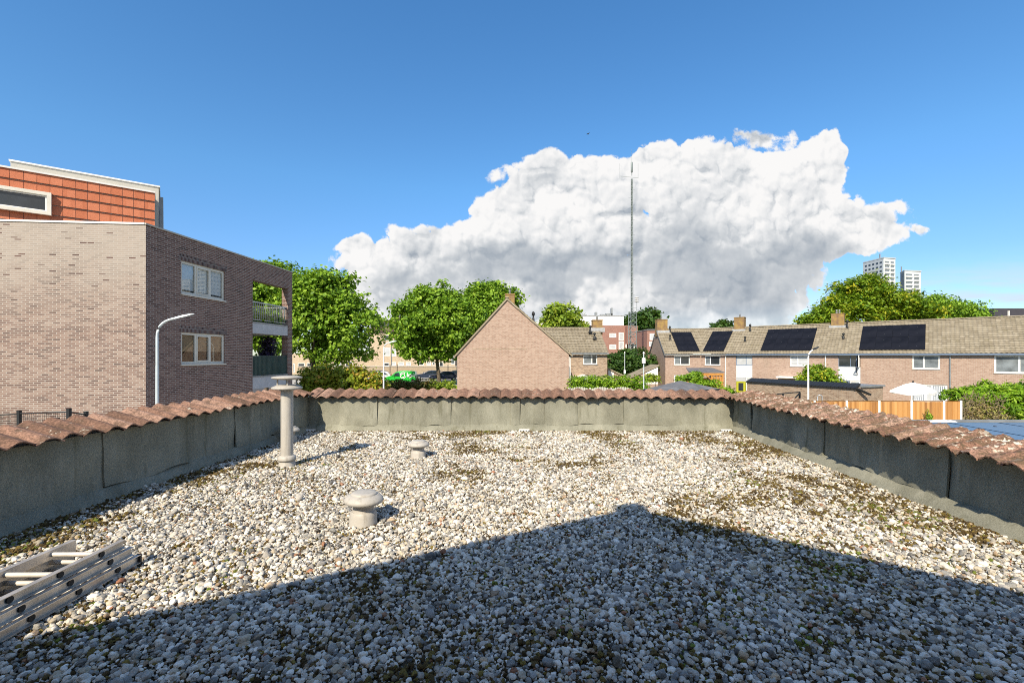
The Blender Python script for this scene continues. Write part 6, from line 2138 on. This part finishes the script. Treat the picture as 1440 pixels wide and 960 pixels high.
for k, (r0, r1) in enumerate(((.36, .44), (.20, .27))):
    N = 28; v = []
    for i in range(N + 1):
        t = (.25 + 1.62 * i / N) * math.pi if k == 0 else (-.6 + 1.6 * i / N) * math.pi
        for r in (r0, r1): v.append((.50 + r * math.cos(t), -.918 + .06 * (r * math.sin(t) + .1), 1.20 + r * math.sin(t)))
    mb.add(v, [(2 * i, 2 * i + 1, 2 * i + 3, 2 * i + 2) for i in range(N)])
lg = vt.part('logo', mb, M['logo'])

# ------------------------------------------------------------------ green
M['leaf_plane'] = mat_leaf('plane_tree_leaf', [(.085, .185, .015), (.15, .285, .02), (.225, .38, .028), (.32, .47, .045)])
M['leaf_maple'] = mat_leaf('maple_leaf', [(.10, .17, .015), (.21, .29, .02), (.36, .36, .03), (.46, .26, .04)])
M['leaf_young'] = mat_leaf('yellow_green_leaf', [(.11, .19, .02), (.20, .30, .025), (.29, .38, .035), (.36, .42, .05)])
M['leaf_dark'] = mat_leaf('dark_evergreen_leaf', [(.020, .055, .012), (.035, .09, .016), (.06, .13, .022), (.09, .16, .025)], .3)
M['leaf_hedge'] = mat_leaf('bright_hedge_leaf', [(.09, .20, .010), (.16, .31, .014), (.24, .40, .02), (.32, .45, .04)])
M['leaf_locust'] = mat_leaf('locust_leaf', [(0.075, 0.168, 0.010), (0.138, 0.246, 0.014), (0.237, 0.347, 0.018), (0.450, 0.426, 0.025)])
M['leaf_red'] = mat_leaf('reddish_hedge_leaf', [(.05, .08, .015), (.10, .12, .02), (.16, .10, .03), (.14, .18, .025)])
M['leaf_purple'] = mat_leaf('purple_leaf', [(.03, .022, .05), (.06, .04, .10), (.09, .06, .14)])


def B(px, py, Y, rx, ry, rz): return (X_(px, Y), Y, Z_(py, Y), rx, ry, rz)


def lobes(base, n, spread, rr, seed):
    """a few big lobes plus n irregular smaller ones on their outside"""
    r = random.Random(seed); out = list(base)
    for i in range(n):
        b = base[i % len(base)]
        t, p = r.uniform(0, 6.28), r.uniform(-.5, 1.2)
        out.append((b[0] + b[3] * spread * math.cos(t) * math.cos(p), b[1] + b[4] * spread * math.sin(t) * math.cos(p), b[2] + b[5] * spread * math.sin(p), rr * r.uniform(.7, 1.3), rr * r.uniform(.7, 1.3), rr * r.uniform(.55, .95)))
    for i in range(n * 2 // 3):      # outlying sprays that break the outline
        b = base[i % len(base)]
        t, p = r.uniform(0, 6.28), r.uniform(-.3, 1.4)
        k = spread * r.uniform(1.08, 1.22)
        out.append((b[0] + b[3] * k * math.cos(t) * math.cos(p), b[1] + b[4] * k * math.sin(t) * math.cos(p), b[2] + b[5] * k * math.sin(p), rr * .42, rr * .42, rr * .38))
    return out


Y = 36.0
tree('plane_tree', 'big leafy green tree standing right of the brown brick apartment building', (X_(440, Y), Y, 0), 3.6, .20,
     lobes([B(440, 450, Y, 2.9, 2.8, 3.2), B(490, 465, Y, 2.4, 2.4, 2.6), B(425, 415, Y, 2.2, 2.2, 2.0), B(465, 420, Y, 2.0, 2.0, 1.9)], 24, 1.0, .8, 1), 25000, .205, M['leaf_plane'], group='broad-leaved trees round the car park', cl_r=.27, limbs=12)
Y = 40.0
tree('plane_tree', 'leafy tree seen through the balconies of the apartment building', (X_(375, Y), Y, 0), 3.6, .18,
     lobes([B(372, 450, Y, 2.6, 2.6, 3.0), B(385, 400, Y, 1.8, 1.8, 1.5), B(352, 415, Y, 2.2, 2.2, 2.4)], 12, .92, 1.0, 2), 21000, .22, M['leaf_plane'], group='broad-leaved trees round the car park', cl_r=.34)
Y = 60.0
tree('plane_tree', 'round green tree with bare trunk rising from between the parked cars', (X_(618, Y), Y, gz(Y)), 4.2, .24,
     lobes([B(605, 448, Y, 4.6, 4.2, 3.6), B(580, 468, Y, 3.0, 3.0, 2.6), B(640, 455, Y, 3.8, 3.6, 3.2), B(612, 425, Y, 2.8, 2.8, 2.0), B(590, 490, Y, 2.0, 2.2, 1.6), B(630, 490, Y, 3.2, 2.6, 1.6)], 28, 1.0, 1.1, 3), 27000, .30, M['leaf_plane'], group='broad-leaved trees round the car park', cl_r=.38, limbs=14, lean=(-.4, 0))
Y = 66.0
tree('plane_tree', 'green tree rising directly behind the brick gable of the middle house', (X_(690, Y), Y, gz(Y)), 4.5, .24,
     lobes([B(680, 440, Y, 4.4, 4.0, 3.6), B(696, 420, Y, 2.8, 2.8, 2.0), B(660, 455, Y, 3.2, 3.0, 3.0)], 18, 1.0, 1.1, 4), 17000, .33, M['leaf_plane'], group='broad-leaved trees round the car park', cl_r=.5)
Y = 58.0
tree('young_tree', 'yellow green young tree behind the ridge of the small brown house', (X_(792, Y), Y, gz(Y)), 5.0, .14,
     lobes([B(790, 448, Y, 2.1, 2.0, 1.7), B(805, 458, Y, 1.6, 1.6, 1.3), B(775, 456, Y, 1.4, 1.4, 1.3), B(782, 440, Y, 1.1, 1.1, .9)], 10, .95, .7, 5), 4200, .34, M['leaf_young'], cl_r=.32, clump=9, shell=.35)
Y = 112.0
tree('dark_tree', 'dark green tree crown visible behind the mast', (X_(903, Y), Y, gz(Y)), 7, .3,
     lobes([B(905, 452, Y, 3.6, 3.5, 2.8), B(888, 460, Y, 2.6, 2.6, 2.6), B(903, 480, Y, 3.6, 3, 4.0)], 10, .9, 1.3, 6), 7000, .6, M['leaf_dark'], cl_r=.6)
Y = 84.0
tree('round_tree', 'small dark tree top peeping over the ridge left of a chimney', (X_(1016, Y), Y, gz(Y)), 8, .2,
     lobes([B(1017, 459, Y, 1.5, 1.5, 1.2), B(1010, 462, Y, 1.2, 1.2, 1.0)], 6, .9, .6, 7), 1800, .40, M['leaf_dark'], cl_r=.3)
Y = 84.0
tree('locust_tree', 'wide feathery bright green tree below the pale high-rise flats', (X_(1228, Y), Y, 0), 7.0, .5,
     lobes([B(1225, 425, Y, 6.2, 5.5, 3.0), B(1190, 436, Y, 5.0, 5, 2.8), B(1258, 434, Y, 5.0, 5, 2.8), B(1215, 406, Y, 4.0, 4, 1.6), B(1172, 448, Y, 3.6, 4, 1.9), B(1275, 444, Y, 4.6, 4.5, 2.2), B(1153, 454, Y, 2.4, 2.4, 1.2)], 30, .97, 1.4, 8), 32000, .29, M['leaf_locust'], cl_r=.62, limbs=18, up=.75, shell=.45, ax=2.4, clump=22)
Y = 92.0
tree('broad_tree', 'darker green tree right of the feathery one, tapering down over the ridge', (X_(1325, Y), Y, 0), 7.0, .4,
     lobes([B(1318, 438, Y, 5.0, 5, 2.6), B(1345, 444, Y, 4.2, 4.5, 2.2), B(1364, 449, Y, 2.4, 2.6, 1.3), B(1300, 436, Y, 3.4, 3.6, 2.2)], 16, .95, 1.3, 9), 20000, .36, M['leaf_plane'], cl_r=.6, limbs=12)


def bush(name, label, base, blobs, n, size, mat, group=None, cl_r=.18, up=.4, clump=12, cat='shrub', stems=5, shell=.6, ax=1.5, stem='stem'):
    T = Thing(name, label, cat, base, group=group)
    (V, Fc, tint), cc = blob_leaves(blobs, n, size, up, shell, ax, clump, cl_r)
    ob = bpy.data.objects.new('foliage', raw_mesh('foliage', V - np.array(base), Fc, tint, M[mat])); COL.objects.link(ob); ob.parent = T.o
    mb = MB()
    for i in range(stems):
        b = blobs[i % len(blobs)]
        p = Vector((b[0] + rng.uniform(-.3, .3) * b[3], b[1] + rng.uniform(-.2, .2) * b[4], base[2]))
        mb.tube([p, p.lerp(Vector(b[:3]), .6) + Vector((rng.uniform(-.1, .1), 0, 0)), Vector(b[:3]) + Vector((0, 0, b[5] * .4))], [.04, .03, .012], 6)
    T.part(stem, mb, M['bark'])
    return T


Y = 27.0
g_ = 'maple shrubs beyond the parapet'
bush('maple_shrub', 'yellow green maple shrub right beside the tall vent pipe cap', (X_(450, Y), Y, 0), lobes([B(447, 535, Y, 1.05, 1.0, .95), B(462, 527, Y, .8, .8, .6), B(436, 540, Y, .5, .5, .5), B(455, 552, Y, 1.1, .9, .9)], 8, .9, .35, 11), 5200, .115, 'leaf_maple', g_, cl_r=.13)
bush('maple_shrub', 'russet tinged maple shrub between the yellow green shrub and white lamp', (X_(500, Y), Y, 0), lobes([B(492, 534, Y, 1.0, 1.0, .85), B(515, 538, Y, .95, .9, .72), B(530, 545, Y, .6, .6, .55), B(505, 552, Y, 1.3, .9, .9)], 9, .9, .35, 12), 6400, .115, 'leaf_maple', g_, cl_r=.13)
Y = 45.0
bl = [B(px, 543 + .012 * abs(px - 575), Y, .75, .7, .75) for px in range(546, 606, 7)]
bush('low_hedge', 'low reddish brown hedge below the green van', (X_(575, Y), Y, gz(Y)), bl, 4200, .13, 'leaf_red', cl_r=.14, cat='hedge', stem='stem')
bl = [B(px, 545, Y + 3, .75, .7, .65) for px in range(604, 646, 7)]
bush('low_hedge', 'low green hedge at the foot of the brick gable under the parked cars', (X_(625, Y), Y + 3, gz(Y)), bl, 2600, .14, 'leaf_young', cl_r=.14, cat='hedge')
# bright hedge
Y = 34.0
bl = []
for px in range(806, 904, 6):
    for py in (537, 546): bl.append(B(px, py + rng.uniform(-1, 1), Y + rng.uniform(-.15, .15), .55, .5, .50))
bush('garden_hedge', 'bright lime green clipped hedge right of the big gable', (X_(855, Y), Y, 0), bl, 12000, .085, 'leaf_hedge', cl_r=.09, cat='hedge', shell=.7, up=.5)
Y = 60.0
bl = [B(px, py, Y, 1.6, 1.4, 1.5) for px, py in ((862, 512), (876, 507), (890, 505), (904, 506), (866, 524), (882, 522), (898, 520), (910, 515))]
bush('evergreen_hedge', 'tall dark green evergreen hedge below the mast', (X_(886, Y), Y, gz(Y)), lobes(bl, 10, .85, .6, 14), 11000, .20, 'leaf_dark', cl_r=.22, cat='hedge')
Y = 39.0
bush('garden_shrub', 'round green shrub above the black tile coping of the brick shed', (X_(1148, Y), Y + 1.5, 0), lobes([B(1147, 530, Y + 1.5, 1.25, 1.1, 1.0), B(1162, 537, Y + 1.5, 1.0, .9, .9), B(1132, 538, Y + 1.5, .8, .8, .8)], 8, .9, .4, 15), 5200, .15, 'leaf_locust', cl_r=.17)
Y = 27.6
def conifer_bush():
    bl = lobes([B(1405, 562, Y, 1.5, 1.1, .75), B(1372, 558, Y, 1.0, .9, .62), B(1440, 572, Y, 1.5, 1.2, 1.0), B(1462, 558, Y, 1.5, 1.2, 1.0), B(1346, 556, Y + .5, .8, .7, .45), B(1425, 553, Y + .6, 1.5, 1, .5), B(1385, 552, Y + .4, 1.0, .8, .45)], 16, .9, .42, 16)
    T = bush('conifer_hedge', 'large bright green conifer bush with dry bare branches beside the timber fence', (X_(1395, Y), Y, 0), bl, 17000, .10, 'leaf_hedge', cl_r=.12, cat='hedge', ax=2.2, up=.35)
    mb = MB()
    for i in range(260):
        p = at(rng.uniform(1352, 1412), rng.uniform(556, 596), Y - 1.15 + rng.uniform(-.1, .2))
        d = Vector((rng.uniform(-.7, .3), rng.uniform(-.4, -.05), rng.uniform(-.1, .6)))
        q = p + d * rng.uniform(.4, 1.0); m = p.lerp(q, .5) + Vector((rng.uniform(-.1, .1), 0, rng.uniform(-.08, .08)))
        mb.tube([p, m, q], [.020, .014, .006], 4, caps=False)
    T.part('dry_branches', mb, M['stem'])
    (V, Fc, tint), _ = blob_leaves([B(1380, 580, Y - .8, 1.0, .5, .65), B(1364, 574, Y - .8, .55, .4, .55), B(1400, 588, Y - .8, .7, .4, .4)], 2400, .075, .3, .5, 2.2, 8, .13)
    M['leaf_dry'] = mat_leaf('dry_conifer_spray', [(.20, .14, .06), (.32, .25, .10), (.26, .28, .06), (.38, .32, .14)], .2)
    ob = bpy.data.objects.new('dry_foliage', raw_mesh('dry_foliage', V - np.array((X_(1395, Y), Y, 0)), Fc, tint, M['leaf_dry'])); COL.objects.link(ob); ob.parent = T.o
conifer_bush()
Y = 25.9
bush('fence_weed', 'small green weed growing up against the timber fence', (X_(1308, Y), Y, 0), [B(1307, 586, Y, .16, .12, .28), B(1304, 580, Y, .08, .08, .2)], 260, .06, 'leaf_plane', cl_r=.05, cat='weed', stems=2)
Y = 33.0
bush('yard_plant', 'small green plant tuft between dark pavilion roof and yellow door', (X_(1020, 26), 26.0, 0), [B(1018, 551, 26, .55, .5, .28), B(1026, 553, 26, .4, .4, .2)], 1100, .08, 'leaf_hedge', cl_r=.1, stems=2)
bush('pergola_plant', 'bushy plant growing at the left front of the orange pergola', (X_(972, 49.5), 49.5, 0), lobes([B(972, 530, 49.5, .8, .6, .42), B(982, 527, 49.5, .5, .5, .25), B(958, 533, 49.5, .5, .5, .3)], 5, .9, .25, 18), 1500, .16, 'leaf_plane', cl_r=.15, stems=2)
bush('yard_hedge', 'low green planting in front of the orange pergola', (X_(995, 47), 47.0, 0), [B(px, 539, 47, .7, .5, .42) for px in (978, 987, 996, 1005)], 1700, .13, 'leaf_hedge', cl_r=.13, stems=2, cat='planting')
bush('yellow_shrub', 'yellowish shrub in front of the lean-to shed by the corner house', (X_(917, 50), 50.0, 0), [B(914, 531, 50, .7, .5, .4), B(922, 532, 50, .6, .5, .35)], 900, .13, 'leaf_young', cl_r=.13, stems=2)
# balcony plants
q = c0 + eB * 7.1 - nB * .45
bush('balcony_plant', 'green planter foliage along the upper balcony railing', (q.x, q.y, 6.08), [(q.x + eB.x * d, q.y + eB.y * d, 6.30, .35, .45, .26) for d in (-.8, -.2, .4, .95)], 1800, .075, 'leaf_plane', cl_r=.09, cat='balcony plant', stems=4)
q = c0 + eB * 8.0 - nB * .75
bush('climbing_plant', 'purple leaved climbing plant on the lower balcony', (q.x, q.y, 3.56), [(q.x, q.y, 4.95, .30, .30, .55), (q.x - .1, q.y, 4.4, .28, .28, .5)], 1500, .085, 'leaf_purple', cl_r=.09, cat='balcony plant', stems=2)

# ------------------------------------------------------------------ a bird high in the sky
T = Thing('bird', 'tiny dark bird flying high above the cloud bank', 'bird', tuple(at(827, 188.5, 90)), rotz=R(35), local=True)
mb = MB()
pr = [(-.22, .01), (-.16, .05), (0, .07), (.14, .05), (.20, .04), (.26, .01)]
mb.tube([(x, 0, .01 * math.sin(x * 6)) for x, r in pr], [r for x, r in pr], 10)
for sg in (-1, 1):
    v = [(.10, sg * .04, .02), (.13, sg * .22, .12), (.08, sg * .48, .08), (-.02, sg * .40, .08), (-.06, sg * .2, .09), (-.08, sg * .04, .02)]
    mb.extrude(v if sg > 0 else v[::-1], (0, 0, -.012))
mb.extrude([(-.18, -.03, .0), (-.34, -.07, .0), (-.34, .07, .0), (-.18, .03, .0)], (0, 0, .012))
T.part('body', mb, M['charcoal'])
